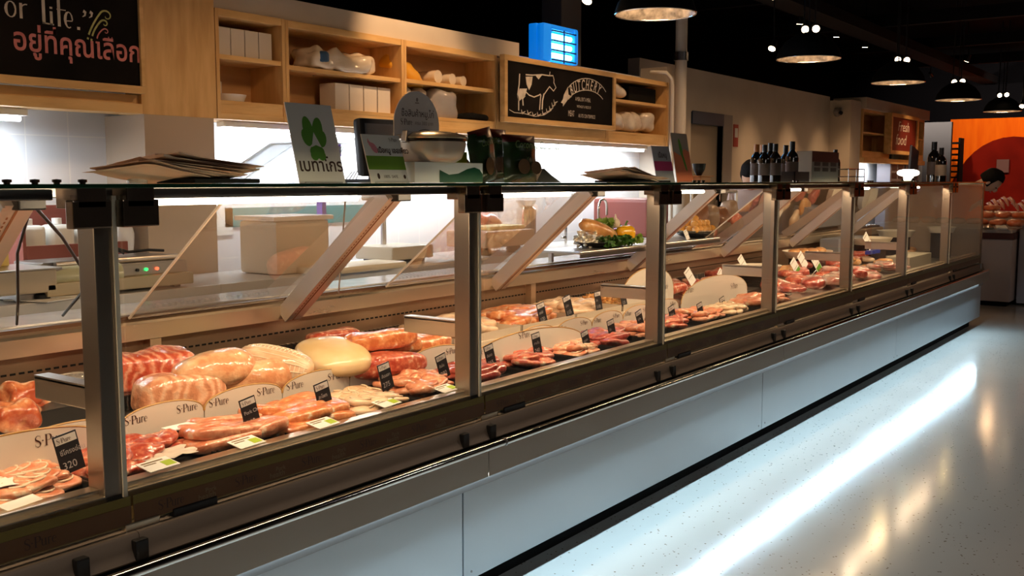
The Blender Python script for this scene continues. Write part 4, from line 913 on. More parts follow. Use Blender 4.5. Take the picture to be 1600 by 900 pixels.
arch(-2.40, 3.98+.3, 4.83, ZF+.02, .09, .225, 'big rounded white board seen through the third post', 'big rounded boards', spots=((.40, .45), (.72, .45)), h=.03, pw=.55)
arch(-2.30, 4.72, 5.58, ZF, .05, .165, 'big rounded white board in the third window', 'big rounded boards', spots=((.05, .62), (.72, .45)), h=.032, pw=.55)
# price tags
TB = mat('black_tag', (.018, .016, .018), .35); TW = mat('tag_header', (.62, .58, .55), .5); TI = mat('grey_chalk_ink', (.45, .42, .42), .6)
def ptag(p, lab, l1, l2, w=.056, h=.088, roll=-9, s=1, zb=None):
    w *= s; h *= s; zb = zb if zb is not None else ZF+.01; t = thing('price_tag', lab, 'price tag', (p.x, p.y, zb), 'black price tags')
    M = T(p) @ Rx(radians(-roll)) @ Ry(radians(-8)); m3 = M.to_3x3(); U, V = m3 @ Y_, m3 @ Z_; Nn = U.cross(V); O = p-U*w/2-V*h/2; fr = (O, U, V, Nn)
    q = MB(); card(q, fr, w, h, .002); build('card', q, TB, t)
    g = MB(); g.poly2([(w*.05, h*.76), (w*.95, h*.76), (w*.95, h*.96), (w*.05, h*.96)], fr, 0, .0004); spure(g, sub(fr, w*.12, h*.795), h*.125, 1, .0008)
    if l1: text2(l1, g, sub(fr, w*.12, h*.48), h*.17, 2, .0006, sx=.95); text2(l2, g, sub(fr, w*.10, h*.12), h*.26, 2, .0006)
    build('print', g, [TW, BROWNT, TI], t)
    build('clip_stick', MB().tube([O+U*w/2+V*h*.2-Nn*.004, Vector((p.x-.012, p.y, zb))], .0025, 6), CHROME, t)
ptag(hx(108, 707, -2.07), 'black price tag reading 320 at the left', 'ซี่โครงอ่อน', '320')
ptag(hx(391, 645, -2.06), 'black price tag reading Pork Chop 340', 'Pork Chop', '340', s=.92)
ptag(hx(506, 620, -2.06), 'black price tag reading 265', 'สะโพก', '265', s=.96)
ptag(hx(603, 588, -2.06), 'black price tag with a white 275 sticker', 'สันนอก', '275', s=.92)
ptag(hx(692, 572, -2.08), 'black price tag left of the second post', 'สันใน', '290', s=.9, roll=-12)
ptag(hx(766, 556, -2.06), 'black price tag just right of the second post', 'สันคอ', '265', s=.9)
ptag(hx(839, 537, -2.06), 'black price tag standing in the long low board', 'สามชั้น', '240', s=.92, roll=-5)
ptag(hx(916, 532, -2.04), 'black price tag low in the second window, second from the left in front', 'หมูบด', '180', s=.88, roll=-12)
ptag(hx(956, 515, -2.08), 'black price tag in the second window left of the last front one', 'ตับ', '160', s=.95, roll=-8)
ptag(hx(1000, 499, -2.10), 'black price tag last in front before the third post', 'หัวใจ', '170', s=.92, roll=-14)
ptag(hx(847, 489, -2.375), 'black back row price tag, leftmost in the second window', 'อกไก่', '120', zb=ZB+.01)
ptag(hx(888, 478, -2.375), 'black back row price tag, second in the second window', 'น่อง', '115', zb=ZB+.01, roll=-12, s=1.05)
ptag(hx(935, 470, -2.375), 'black back row price tag, third in the second window', 'ปีก', '110', zb=ZB+.01, roll=-3)
ptag(hx(974, 465, -2.375), 'black back row price tag half hidden by the bracket arm', 'สะโพก', '125', zb=ZB+.01, s=.9)
ptag(hx(1051, 492, -2.10), 'black price tag just right of the third post', 'ซี่โครง', '220', roll=-12)
ptag(hx(1095, 487, -2.08), 'black price tag in front of the big rounded board, left of two', 'ขาหมู', '130', roll=-10)
ptag(hx(1130, 477, -2.16), 'black price tag in front of the big rounded board, right of two', 'คากิ', '125', roll=-12)

def white_label(c, rz, lab, green=True, w=.085, h=.05, tilt=-12):
    t = thing('weight_label', lab, 'label', c, 'printed white labels'); M = T(Vector(c)) @ Rz(rz) @ Ry(radians(tilt)*-1)
    build('card', MB().box((-h/2, -w/2, 0), (h/2, w/2, .0015), M=M), PAPER, t)
    if green: 
        q = MB().box((-h*.15, w*.12, .0016), (h*.35, w*.46, .002), M=M).box((-h*.38, -w*.4, .0016), (-h*.28, w*.3, .0019), 1, M=M).box((-h*.18, -w*.4, .0016), (-h*.10, w*.0, .0019), 1, M=M)
        build('print', q, [mat('lime_ink', (.40, .55, .03), .5), GOLDT], t)

# prototypes of cut meat (local coordinates, base at z=0)
def proto(kind, seed):
    q = MB()
    if kind == 'chop': q.blob((0, 0, .016), (.085, .13, .030), .8, .016, 22, seed, nu=30, nv=14, bend=.004)
    elif kind == 'strip': q.blob((0, 0, .012), (.030, .15, .024), .75, .010, 26, seed, nu=24, nv=10, bend=.01)
    elif kind == 'round':
        q.blob((0, 0, .012), (.085, .095, .024), .7, .008, 24, seed, nu=30, nv=12)
        q.tube([(.028*cos(a*.5+seed), .030*sin(a*.5+seed), .0235) for a in range(11)], .0028, 6, 1)
    elif kind == 'slab': q.blob((0, 0, .018), (.12, .20, .036), .55, .012, 16, seed, nu=34, nv=14)
    elif kind == 'mince': q.blob((0, 0, .013), (.05, .055, .028), .9, .020, 60, seed, nu=26, nv=14)
    return q
NAMES = {'chop': 'meat_cut', 'strip': 'meat_strip', 'round': 'meat_slice', 'slab': 'meat_fillet', 'mince': 'meat_chunk'}
PR = {}
def piece(kind, m, loc, rz, ry, lab, group, sc=1):
    k = (kind, m.name, random.randrange(3))
    if k not in PR:
        o = build(NAMES[kind], proto(kind, k[2]+len(PR)), [m, M_FAT], smooth=180, world=False); PR[k] = o; c = o
    else: c = PR[k].copy(); COL.objects.link(c)
    c.location = Vector(loc); c.rotation_euler = (random.uniform(-.2, .2), ry, rz); c.scale = (sc, sc, sc); tag(c, lab, 'meat', group); return c
def tray(y0, y1, x0, x1, z, lab, m=TRAYB, hgt=.02):
    t = thing('tray', lab, 'tray', ((x0+x1)/2, (y0+y1)/2, z), 'meat trays')
    q = MB().box((x0, y0, z), (x1, y1, z+.003))
    q.prism([(x0, y0, z), (x0+.004, y0, z), (x0-.002, y0, z+hgt), (x0-.006, y0, z+hgt)], Y_, y1-y0); q.prism([(x1-.004, y0, z), (x1, y0, z), (x1+.002, y0, z+hgt), (x1-.002, y0, z+hgt)], Y_, y1-y0)
    q.box((x0, y0, z), (x1, y0+.003, z+hgt)).box((x0, y1-.003, z), (x1, y1, z+hgt)); build('tray_shell', q, m, t)
    return t
def fill(y0, y1, x0, x1, z, kind, m, n, lab, group, layers=2, sc=1, rz=0):
    nx = max(1, int(round(sqrt(n*(x1-x0)/(y1-y0))))); ny = max(1, math.ceil(n/nx)); c = 0
    for L_ in range(layers):
        for i in range(nx):
            for j in range(ny):
                if c >= n*(1 if L_ == 0 else 2): break
                f = 1-.25*L_
                x = (x0+x1)/2+((i+.5)/nx-.5)*(x1-x0)*.82*f+random.uniform(-.008, .008); y = (y0+y1)/2+((j+.5)/ny-.5)*(y1-y0)*.86*f+random.uniform(-.01, .01)
                piece(kind, m, (x, y, z+L_*.017+random.uniform(0, .003)), rz+random.uniform(-.5, .5), random.uniform(-.22, .1), lab, group, sc); c += 1
FX0, FX1 = -2.25, -1.975
fronts = [(.62, .90, 'chop', M_DRED, 5, 'red cut'), (.95, 1.235, 'round', M_PINK, 14, 'pink pork piece'), (1.245, 1.555, 'chop', M_RED, 10, 'dark red pork slice'), (1.565, 1.785, 'slab', M_PINK, 4, 'pink pork chop'),
          (1.795, 2.025, 'slab', M_ORANGE, 4, 'orange pink fillet'), (2.04, 2.30, 'round', M_PALE, 9, 'round pale slice'), (2.315, 2.58, 'chop', M_PINK, 8, 'pink cut'), (2.60, 2.87, 'chop', M_DRED, 8, 'reddish cut'),
          (2.89, 3.20, 'chop', M_RED, 8, 'red lean cut'), (3.22, 3.49, 'round', M_PINK, 8, 'pink round slice'), (3.51, 3.78, 'chop', M_DRED, 7, 'purple red liver piece'), (3.80, 4.07, 'chop', M_PINK, 7, 'pink offal piece'),
          (4.09, 4.36, 'chop', M_RED, 7, 'red offal piece'), (4.38, 4.66, 'chop', M_PINK, 6, 'pale pink piece'), (4.68, 5.05, 'round', M_PALE, 7, 'pale round piece'), (5.07, 5.45, 'slab', M_PINK, 4, 'pale pink slab')]
tn = ['out of view tray at the left', 'tray of pink pieces at the left edge', 'tray of dark red slices', 'tray of pink chops by the 340 tag', 'tray of fillets by the 265 tag', 'tray of round pale slices by the 275 tag', 'tray of pink cuts left of the second post',
      'tray of reddish cuts right of the second post', 'tray of red lean cuts below the long low board', 'tray of pink round slices in the second window', 'tray of purple red liver in the second window', 'tray of pink offal in the second window', 'tray of red offal left of the third post', 'tray of pale pink pieces right of the third post', 'tray of round pieces by the big round board', 'tray of slabs by the big round board']
for (a, b_, k, m_, n, nm), tl in zip(fronts, tn):
    tray(a, b_, FX0, FX1, ZF+.002, 'black '+tl)
    x1_ = FX1-(.0 if b_ < 1.3 else 0)
    fill(a+(.09 if b_ < 1.24 and a > .9 else .01), b_-.005, FX0+.01, x1_, ZF+.007, k, m_, n, 'raw '+nm+' on the '+tl.replace(' of ', ' of ', 1)[:200], nm+'s '+tl, 2 if b_ > 1.3 else 3, sc=.75 if b_ < 1.2 else 1, rz=0 if k != 'strip' else .5)
# paper sheets and labels in the front trays
def sheet(pts, lab, m=PAPER, seed=0, amp=.006):
    (x0, y0), (x1, y1), z = pts; nn = 12; q = MB(); vs = []
    for s_ in (0, .001):
        for i in range(nn+1):
            for j in range(nn+1):
                vs.append((x0+(x1-x0)*i/nn, y0+(y1-y0)*j/nn+.01*sin(i), z+s_+amp*noise.noise(Vector((i*.45+seed, j*.45, 0)))+.008))
    N_ = (nn+1)**2; fs = []
    for i in range(nn):
        for j in range(nn): a = i*(nn+1)+j; fs += [[a+N_, a+nn+1+N_, a+nn+2+N_, a+1+N_], [a, a+1, a+nn+2, a+nn+1]]
    q.add(vs, fs); solo('butcher_paper', q, m, lab, 'paper', smooth=60)
sheet(((-2.20, .90), (-2.03, 1.09), ZF+.045), 'cream butcher paper beside the pink pieces at the left edge', seed=3)
sheet(((-2.06, 1.36), (-1.98, 1.50), ZF+.032), 'clear paper sheet over the dark red slices', mat('cream_film', (.75, .66, .56), .3, coat=.5), seed=9)
white_label(hz(247, 726, ZF+.042), .1, 'white label with a green corner at the dark red slices')
white_label(hz(385, 691, ZF+.036), .1, 'white label with a green corner in front of the pork chops')
white_label(hz(505, 661, ZF+.036), .1, 'white label with a green corner in front of the 265 tag')
white_label(hz(604, 629, ZF+.036), .1, 'white label with a green corner in front of the round slices')
white_label(hz(697, 607, ZF+.036), .1, 'white label with a green corner nearest the second post')
white_label(hz(37, 788, ZF+.03), .2, 'plain white label at the bottom left corner', False)
t = thing('digital_tag', 'small folded white label holder behind the dark red slices', 'label', hz(285, 668, ZF+.06)); p = Vector(t.location)
build('holder', MB().box((p.x-.012, p.y-.035, p.z-.025), (p.x+.012, p.y+.035, p.z), bev=.002), TRAYB, t); build('card', MB().box((p.x-.03, p.y-.042, p.z), (p.x+.014, p.y+.04, p.z+.003)), PAPER, t)

# back row, first and second windows
def bigmeat(name, lab, px, py, zb, L_, D_, Hh, m, e=.7, amp=.012, fr_=9, seed=0, rz=0, ry=0, group=None, dx=0, **k):
    Hh *= 1.18; L_ *= 1.06; c = hz(px, py, zb); c = Vector((c.x+dx, c.y, zb)); M = Rz(rz) @ Ry(ry)
    t = solo(name, MB().blob(c+Z_*Hh/2, (D_, L_, Hh), e, amp, fr_, seed, M=M, nu=40, nv=22, **k), m, lab, 'meat', group, smooth=180); return t, c
ZB2 = ZB+.002
# extra prop board under the heaps
solo('display_step', MB().box((-2.77, 1.30, ZB), (-2.52, 2.95, ZB+.045), bev=.004), TRAYB, 'black plastic step under the rear row of meats', 'step')
ZS = ZB+.046
bigmeat('rib_roast', 'red rib roast in cling film, rear left of the second window pane', 236, 612, ZS-.02, .25, .15, .105, M_RIBT, .5, .016, 14, 1, rz=-.35)
bigmeat('rib_roast', 'red rib roast in cling film in front, ribs showing', 281, 640, ZB2, .235, .13, .090, M_RIB, .45, .012, 12, 2, rz=-.2)
bigmeat('wrapped_ham', 'plump wrapped pork joint at the back between ribs and netted roast', 336, 606, ZS, .235, .15, .095, M_HAM, .9, .016, 9, 3, rz=-.3)
bigmeat('wrapped_ham', 'plump wrapped pork joint in front beside the rib roast', 396, 620, ZB2, .24, .15, .095, M_HAM, .85, .014, 9, 4, rz=-.25)
bigmeat('meat_offcut', 'small wrapped piece behind the 340 tag', 462, 606, ZB2, .14, .10, .05, M_ORANGE, .8, .014, 12, 5, rz=-.6)
# netted roast
c = hz(440, 585, ZS); c = Vector((c.x+.02, c.y, ZS)); t = thing('netted_roast', 'long pale pork roll tied in white netting', 'meat', c)
A_ = hz(396, 560, .76)+Vector((-.03, 0, 0)); B_ = hz(486, 580, .725)+Vector((-.03, 0, 0)); dd_ = (B_-A_); c = (A_+B_)/2; t.location = (c.x, c.y, ZS); print('roast', A_, B_, dd_.length)
Mr = T(c) @ dd_.to_track_quat('Y', 'Z').to_matrix().to_4x4() @ Matrix.Diagonal((1, min(1.15, (dd_.length+.05)/.33), 1, 1))
build('roast', MB().blob((0, 0, 0), (.115, .33, .10), .75, .006, 9, 6, nu=40, nv=26).merge(MB()) if False else (lambda b_: b_)(MB().add([Mr @ v for v in MB().blob((0, 0, 0), (.115, .33, .10), .75, .006, 9, 6, nu=40, nv=26).v], MB().blob((0, 0, 0), (.115, .33, .10), .75, .006, 9, 6, nu=40, nv=26).f)), M_PALE, t, 180)
q = MB()
for k in range(17):
    y = -.145+k*.0181; s_ = (1-(abs(y)/.166)**(2/.75))**(.75/2)
    q.tube([Mr @ Vector((.0585*s_*cos(a*pi/10)*1.0, y, .0510*s_*sin(a*pi/10))) for a in range(20)], .0018, 5, closed=True)
for k in range(9):
    a = k*pi/8; q.tube([Mr @ Vector((.059*((1-(abs(y)/.166)**(2/.75))**(.375))*math.copysign(abs(cos(a))**.75, cos(a)), y, .0515*((1-(abs(y)/.166)**(2/.75))**(.375))*abs(sin(a))**.75)) for y in [-.155+i*.031 for i in range(11)]], .0016, 5)
build('netting', q, NET, t)
bigmeat('pork_belly', 'smooth pale yellow slab of pork belly with its rind up', 520, 578, ZS-.01, .21, .26, .075, M_SKIN, .75, .006, 5, 7, rz=-.35, ry=.18)
for i, (px, py, zz, L_, D_, Hh, m_, lb) in enumerate([
    (520, 540, ZS+.005, .20, .11, .05, M_RED, 'red wrapped joint at the far back left of the heap'),
    (595, 545, ZS+.035, .26, .11, .055, M_ORANGE, 'orange wrapped loin on top of the heap'),
    (565, 560, ZS, .28, .12, .05, M_ORANGE, 'orange wrapped joint in the middle of the heap'),
    (600, 588, ZB2, .30, .12, .065, M_RED, 'red netted joint in front of the heap'),
    (655, 560, ZB2+.01, .26, .12, .075, M_ORANGE, 'orange wrapped loin at the right end of the heap'),
    (622, 553, ZS, .16, .12, .06, M_ORANGE, 'short orange wrapped joint in the middle of the heap'),
    (560, 590, ZB2, .2, .1, .05, M_PINK, 'pink wrapped joint low behind the divider boards')]):
    bigmeat('wrapped_joint', lb, px, py, zz, L_, D_, Hh, m_, .6, .012, 12, 10+i, rz=-.25+.1*(i % 3))
# left window heap and bag
for i, (px, py, L_, lb) in enumerate([(25, 672, .13, 'red marinated piece in the pack at the left edge, nearest'), (50, 655, .12, 'red marinated piece in the pack at the left edge, right one'), (5, 650, .12, 'red marinated piece in the pack at the left edge, left one'), (35, 640, .10, 'red marinated piece on top of the pack at the left edge')]):
    bigmeat('marinated_piece', lb, px, py, ZB2+(.035 if i > 2 else 0), L_, .10, .065, meat('marinated_red', (.50, .09, .03), (.80, .32, .14), 16), .8, .022, 22, 30+i, rz=.5*i)
plasticbag('open_bag', hz(95, 640, ZB2)+Z_*.055, (.13, .17, .10), 'open clear plastic bag beside the red marinated pieces', PLASTIC, 4, .03, e=.8)
# back row second window: flat trays of chicken
solo('display_plinth', MB().box((-2.74, 2.96, ZB), (-2.36, 4.67, ZB+.0255), bev=.003), mat('cream_tray', (.62, .52, .40), .4), 'cream plinth under the poultry trays in the second window', 'plinth')
for i, (a, b_, k, m_, n, lb) in enumerate([(2.95, 3.38, 'slab', M_PALE, 8, 'pale poultry fillet'), (3.40, 3.80, 'slab', M_ORANGE, 8, 'light orange poultry breast'), (3.82, 4.22, 'chop', M_PALE, 15, 'pale poultry thigh'), (4.24, 4.66, 'mince', mat('amber_wings', (.62, .22, .04), .3, coat=1, c2=(.85, .50, .18), scale=30, bump=.8, bscale=60), 34, 'small amber wing piece')]):
    tray(a, b_, -2.72, -2.37, ZB2+.024, 'cream tray of '+lb+'s at the back of the second window', mat('cream_tray', (.62, .52, .40), .4), .03)
    if a < 4.2 and b_ < 4.2: pass
    fill(a+.02, b_-.02, -2.71, -2.38, ZB2+.030, k, m_, n, 'raw '+lb+' in the back row', lb+'s in the back row', 2, 1.1 if k != 'mince' else 1.0)
# third window back: red packs, white cards, dish
def sidecard(p, lab, s=1, green=False, roll=-15):
    t = thing('card_tag', lab, 'card', p, 'white cards on clips'); M = T(p) @ Rx(radians(-roll)) @ Ry(radians(-18)); w, h = .06*s, .085*s
    build('card', MB().box((-.001, -w/2, -h/2), (.001, w/2, h/2), M=M), PAPER, t)
    q = MB().box((.0011, -w*.38, -h*.05), (.0016, w*.38, -h*.02), M=M).box((.0011, -w*.4, h*.35), (.0016, w*.4, h*.38), M=M)
    if green: q.box((.0011, -w*.45, -h*.48), (.0017, w*.45, -h*.15), 1, M=M)
    build('print', q, [GOLDT, mat('leaf_green_ink', (.10, .30, .03), .6)], t)
    build('clip', MB().tube([p-Z_*h*.4, (p.x-.03, p.y, ZB)], .003, 6), CHROME, t)
def packs(y0, y1, x0, x1, z, n, mats_, lab, group, seed=0, L_=(.14, .2), Hh=(.04, .06)):
    r = random.Random(seed)
    for i in range(n):
        y = y0+(y1-y0)*((i+.5)/n); x = x0+(x1-x0)*r.random(); c = Vector((x, y, z+(.0 if i % 2 else .03)))
        q = MB().blob((0, 0, 0), (r.uniform(.10, .15), r.uniform(*L_), r.uniform(*Hh)), .7, .014, 14, seed*10+i, nu=28, nv=14)
        M = T(c+Z_*.03) @ Rz(r.uniform(-.7, .7)) @ Rx(r.uniform(-.15, .15)); q.v = [M @ v for v in q.v]
        solo('meat_pack', q, mats_[i % len(mats_)], lab, 'meat', group, smooth=180)
CR = mat('cling_white_pack', (.75, .62, .52), .2, coat=1, c2=(.5, .12, .08), scale=12, bump=.8, bscale=20)
packs(4.75, 6.25, -2.7, -2.45, ZB2, 13, [M_RED, M_DRED, M_RED], 'red vacuum packed meat behind the big rounded boards', 'red packs in the third window', 1)
packs(5.65, 6.25, -2.4, -2.05, ZF+.003, 9, [M_DRED, CR, M_RED], 'cling wrapped red meat at the right end of the third window', 'wrapped packs at the right of the third window', 2)
for (px, py, s, lb) in [(1078, 432, 1.1, 'white card with two squares behind the big rounded board'), (1128, 430, .9, 'narrow tilted white card above the big rounded board'), (1160, 410, 1.05, 'white diamond shaped card left of the white dish'), (1197, 412, .8, 'white card leaning behind the white dish'), (1150, 438, .8, 'white card with a black edge right of the big rounded board')]:
    sidecard(hx(px, py, -2.5), lb, s, roll=-28 if px != 1128 else -40)
def dish(c, r, h, lab, m=WHITE_, sy=1.3):
    solo('white_dish', MB().lathe([(0, 0), (r*.8, 0), (r, h), (r*.96, h), (r*.77, .004), (0, .004)], c, 30, sy=sy), m, lab, 'dish', smooth=40)
DW = mat('cream_dish', (.76, .68, .54), .35)
dish((-2.42, 6.0, ZB+.075), .15, .05, 'cream oval dish raised at the back of the third window', DW); solo('dish_riser', MB().box((-2.52, 5.9, ZB), (-2.32, 6.1, ZB+.074)), TRAYB, 'black riser under the cream dish in the third window', 'riser')
# fourth window
packs(6.28, 7.45, -2.72, -2.42, ZB2, 11, [M_DRED, M_RED, M_BRO], 'dark red packed meat at the back of the fourth window', 'packs at the back of the fourth window', 3)
packs(6.3, 7.4, -2.38, -2.2, ZF+.02, 9, [M_RED, CR, M_DRED], 'glossy red packed meat in the middle of the fourth window', 'packs in the middle of the fourth window', 4)
packs(6.3, 7.3, -2.15, -2.0, ZF+.003, 8, [CR, M_DRED, CR], 'cling wrapped pack along the front of the fourth window', 'packs along the front of the fourth window', 5)
for (px, py, g_, lb) in [(1254, 407, False, 'bright white card in the fourth window'), (1243, 417, True, 'white and green card in the fourth window, left'), (1276, 412, True, 'white and green card in the fourth window, right')]:
    sidecard(hx(px, py, -2.35), lb, 1.3, g_, -30)
dish((-2.50, 7.15, ZB+.10), .17, .05, 'cream oval dish of snacks in the fourth window', DW); solo('dish_riser', MB().box((-2.6, 7.05, ZB), (-2.4, 7.25, ZB+.099)), TRAYB, 'black riser under the cream dish in the fourth window', 'riser')
for i in range(6): solo('fried_snack', MB().blob((-2.50+.05*(i % 3-1), 7.02+.05*i, ZB+.145), (.08, .11, .04), .8, .012, 20, 50+i), M_BRO, 'brown fried snack on the cream dish in the fourth window', 'snack', 'fried snacks on the dish', smooth=180)
# fifth window
packs(7.55, 8.25, -2.7, -2.3, ZB2, 9, [M_BRO, M_PALE, M_DRED], 'brown wrapped pack in the fifth window', 'packs in the fifth window', 6)
packs(7.5, 8.0, -2.2, -2.0, ZF+.003, 6, [CR, M_BRO, CR], 'glossy small pack at the front of the fifth window', 'packs at the front of the fifth window', 7)
solo('cream_block', MB().box((-2.20, 8.05, ZF), (-2.02, 8.72, ZF+.10), bev=.006), mat('dull_cream_panel', (.36, .33, .25), .5), 'dull cream box standing in the right half of the fifth window', 'box')
sidecard(hx(1356, 377, -2.35), 'bright white and yellow card in the fifth window', 1.5, False, -30)
dish((-2.45, 8.5, ZB+.13), .17, .055, 'cream oval dish in the fifth window', DW); solo('dish_riser', MB().box((-2.55, 8.4, ZB), (-2.35, 8.6, ZB+.129)), TRAYB, 'black riser under the cream dish in the fifth window', 'riser')
for i in range(3): solo('blue_packet', MB().box((-.02, -.035, 0), (.02, .035, .03), bev=.004, M=T(-2.32, 8.02+.09*i, ZB+.08) @ Rz(.4*i)), mat('blue_foil', (.03, .05, .35), .3), 'small dark blue packet in the fifth window', 'packet', 'dark blue packets')
# sixth and seventh window
dish((-2.45, 9.25, ZB+.16), .16, .055, 'cream oval dish in the sixth window', DW); solo('dish_riser', MB().box((-2.55, 9.15, ZB), (-2.35, 9.35, ZB+.159)), TRAYB, 'black riser under the cream dish in the sixth window', 'riser')
dish((-2.15, 9.6, ZB+.19), .12, .05, 'cream oval dish at the far end behind the last pane', DW); solo('dish_riser', MB().box((-2.22, 9.52, ZF), (-2.08, 9.68, ZB+.189)), TRAYB, 'black riser under the cream dish at the far end', 'riser')
packs(8.85, 9.7, -2.6, -2.3, ZB2, 6, [mat('grey_foil_pack', (.4, .38, .36), .25, .5), M_BRO], 'grey foil pack in the sixth window', 'foil packs in the sixth window', 8)
solo('grey_box', MB().box((-2.7, 8.0, ZB), (-2.55, 8.7, ZB+.19), bev=.005), mat('grey_blue_box', (.22, .24, .28), .5), 'grey box at the back of the fifth window', 'box')

# plates on the raised shelf
ZR = .957
FOIL = mat('crumpled_foil', (.85, .78, .66), .3, .9, bump=1.0, bscale=60)
def plate(c, r, lab, sy):
    t = thing('oval_platter', lab, 'plate', c)
    build('platter', MB().lathe([(0, 0), (r*.6, 0), (r*.85, .012), (r, .026), (r*.99, .029), (r*.8, .016), (0, .008)], c, 36, sy=sy), BLACK, t, 50); return t
c1 = Vector((-2.735, 4.67, ZR)); Mt = 1
plate(c1, .12, 'dark oval platter of peppers and sausage on the raised shelf', 1.9)
solo('foil_wrap', MB().blob(c1+Vector((-.01, -.13, .045)), (.13, .16, .07), .8, .035, 45, 5, nu=50, nv=30), FOIL, 'crumpled foil under the big sausage', 'foil', smooth=30)
q = MB(); q.tube([c1+Vector((.0, -.225, .118)), c1+Vector((.0, -.20, .122)), c1+Vector((.01, -.14, .110)), c1+Vector((.02, -.05, .085)), c1+Vector((.02, .04, .058)), c1+Vector((.02, .08, .048))], [.016, .032, .038, .038, .034, .018], 18)
solo('grilled_sausage', q, M_BRO, 'big browned sausage roll on the platter with peppers', 'sausage', smooth=60)
def pepper(c, s, m_, lab):
    t = thing('bell_pepper', lab, 'bell pepper', c)
    def f(v):
        a = math.atan2(v.y, v.x); k = 1+.09*cos(4*a)*(1-abs(v.z)*.6); r_ = hypot(v.x, v.y); z = v.z
        if v.z > .6: z = v.z-.25*(1-r_)
        return Vector((v.x*k, v.y*k, z))
    build('fruit', MB().blob(Vector(c)+Z_*s*.5, (s, s*1.08, s), .9, .002, 9, 2, nu=48, nv=24, fn=f), m_, t, 180)
    build('stem', MB().tube([Vector(c)+Z_*s*.88, Vector(c)+Z_*s*1.0+X_*.004, Vector(c)+Z_*s*1.12+X_*.012], [.008, .005, .006], 8), mat('pepper_stem', (.12, .25, .03), .5), t, 60)
pepper(c1+Vector((.06, .13, .014)), .105, mat('yellow_pepper', (.90, .46, .01), .25, coat=.8), 'yellow bell pepper at the front of the platter')
pepper(c1+Vector((-.03, .215, .016)), .080, mat('red_pepper', (.55, .03, .015), .25, coat=.8), 'red bell pepper behind the yellow one')
def greens(c, dim, n, m_, lab, seed, lf=.02):
    r = random.Random(seed); q = MB()
    for i in range(n):
        p = Vector(c)+Vector(((r.random()-.5)*dim[0], (r.random()-.5)*dim[1], (r.random()-.1)*dim[2])); M = T(p) @ Matrix.Rotation(r.uniform(0, 6), 4, Vector((r.random()-.5, r.random()-.5, r.random()-.5)).normalized())
        pts = []
        for k in range(10):
            a = 2*pi*k/10; rr = lf*(.7 if k % 2 else 1); pts.append(M @ Vector((rr*cos(a), rr*sin(a), lf*.35*sin(3*a))))
        o = M @ Vector((0, 0, 0)); q.add([o]+pts, [[0, k+1, (k+1) % 10+1] for k in range(10)])
    return solo('parsley_bunch', q, m_, lab, 'herbs', smooth=180)
GR = mat('dark_parsley', (.02, .085, .01), .5, c2=(.06, .16, .02), scale=40); GL = mat('lettuce_green', (.16, .30, .03), .5, c2=(.3, .42, .08), scale=40)
greens(c1+Vector((.10, -.02, .022)), (.08, .22, .03), 150, GR, 'dark green parsley along the front of the platter', 1)
greens(c1+Vector((-.05, .09, .08)), (.07, .10, .06), 90, GL, 'light green lettuce behind the yellow pepper', 2)
greens(c1+Vector((.06, .22, .02)), (.07, .06, .03), 40, GL, 'small green leaf tuft below the red pepper', 3)
solo('garlic_bulb', MB().blob(c1+Vector((-.02, .165, .115)), (.045, .045, .05), .9, .003, 30, 1).tube([c1+Vector((-.02, .165, .135)), c1+Vector((-.02, .16, .165))], [.008, .003], 8), mat('garlic_white', (.86, .76, .62), .4), 'white garlic bulb on top of the peppers', 'garlic', smooth=60)
c2 = Vector((-2.72, 5.78, ZR)); plate(c2, .11, 'dark oval platter of glazed meatballs on the raised shelf', 1.6)
solo('foil_wrap', MB().lathe([(0, .01), (.07, .012), (.098, .03), (.106, .045), (.09, .040), (0, .03)], c2, 40, sy=1.6), FOIL, 'crumpled foil lining under the meatballs', 'foil')
MBL = mat('glazed_meatball', (.66, .30, .06), .12, coat=1, c2=(.78, .42, .10), scale=20)
k = 0
for lay, (nx, ny, z) in enumerate([(3, 5, .050), (2, 4, .082), (1, 2, .112)]):
    for i in range(nx):
        for j in range(ny):
            if k < 24: solo('meatball', MB().blob(c2+Vector(((i-(nx-1)/2)*.048, (j-(ny-1)/2)*.058+.008*((i+lay) % 2), z)), (.050, .052, .048), 1, .002, 40, k, nu=18, nv=12), MBL, 'glazed golden meatball on the foil lined platter', 'meatball', 'glazed meatballs', smooth=180); k += 1
sidecard(Vector((-2.63, 5.45, ZR+.03)), 'small white card beside the meatball platter', .7)
for o in COL.objects:
    if o.get('label', '').startswith('small white card beside the meat'):
        for ch in o.children:
            if ch.name.startswith('clip'): bpy.data.objects.remove(ch)

# =================================================================== BEHIND THE COUNTER
wt = thing('work_table', 'long beige steel work table along the back wall', 'table', (-3.9, 4.2, 0))
build('tabletop', MB().box((-4.29, -1, .825), (-3.5, 2.78, .865), bev=.004).box((-3.99, 2.78, .825), (-3.5, 7.9, .865), bev=.004), mat('pale_table_top', (.66, .65, .63), .25), wt)
build('apron_board', MB().box((-3.53, -1, .76), (-3.505, 7.9, .825), bev=.002), mat('beige_apron', (.58, .46, .32), .5), wt)
for y in (-.5, 2.2, 4.8, 7.6):
    for x in (-4.2, -3.56): build('leg', MB().box((x, y, 0), (x+.04, y+.04, .825), bev=.003), STEEL, wt)
build('undershelf', MB().box((-4.28, -1, .25), (-3.52, 7.9, .28), bev=.003), WHITEWALL, wt)
ZW = .866
t = thing('weighing_scale', 'beige weighing scale on the work table at the left edge', 'scale', (-3.62, 1.88, ZW))
build('body', MB().box((-3.75, 1.72, ZW+.03), (-3.52, 2.06, ZW+.115), bev=.008), mat('beige_plastic', (.50, .42, .31), .45), t)
build('weighing_plate', MB().box((-3.78, 1.70, ZW+.115), (-3.50, 2.07, ZW+.121), bev=.002), STEEL, t)
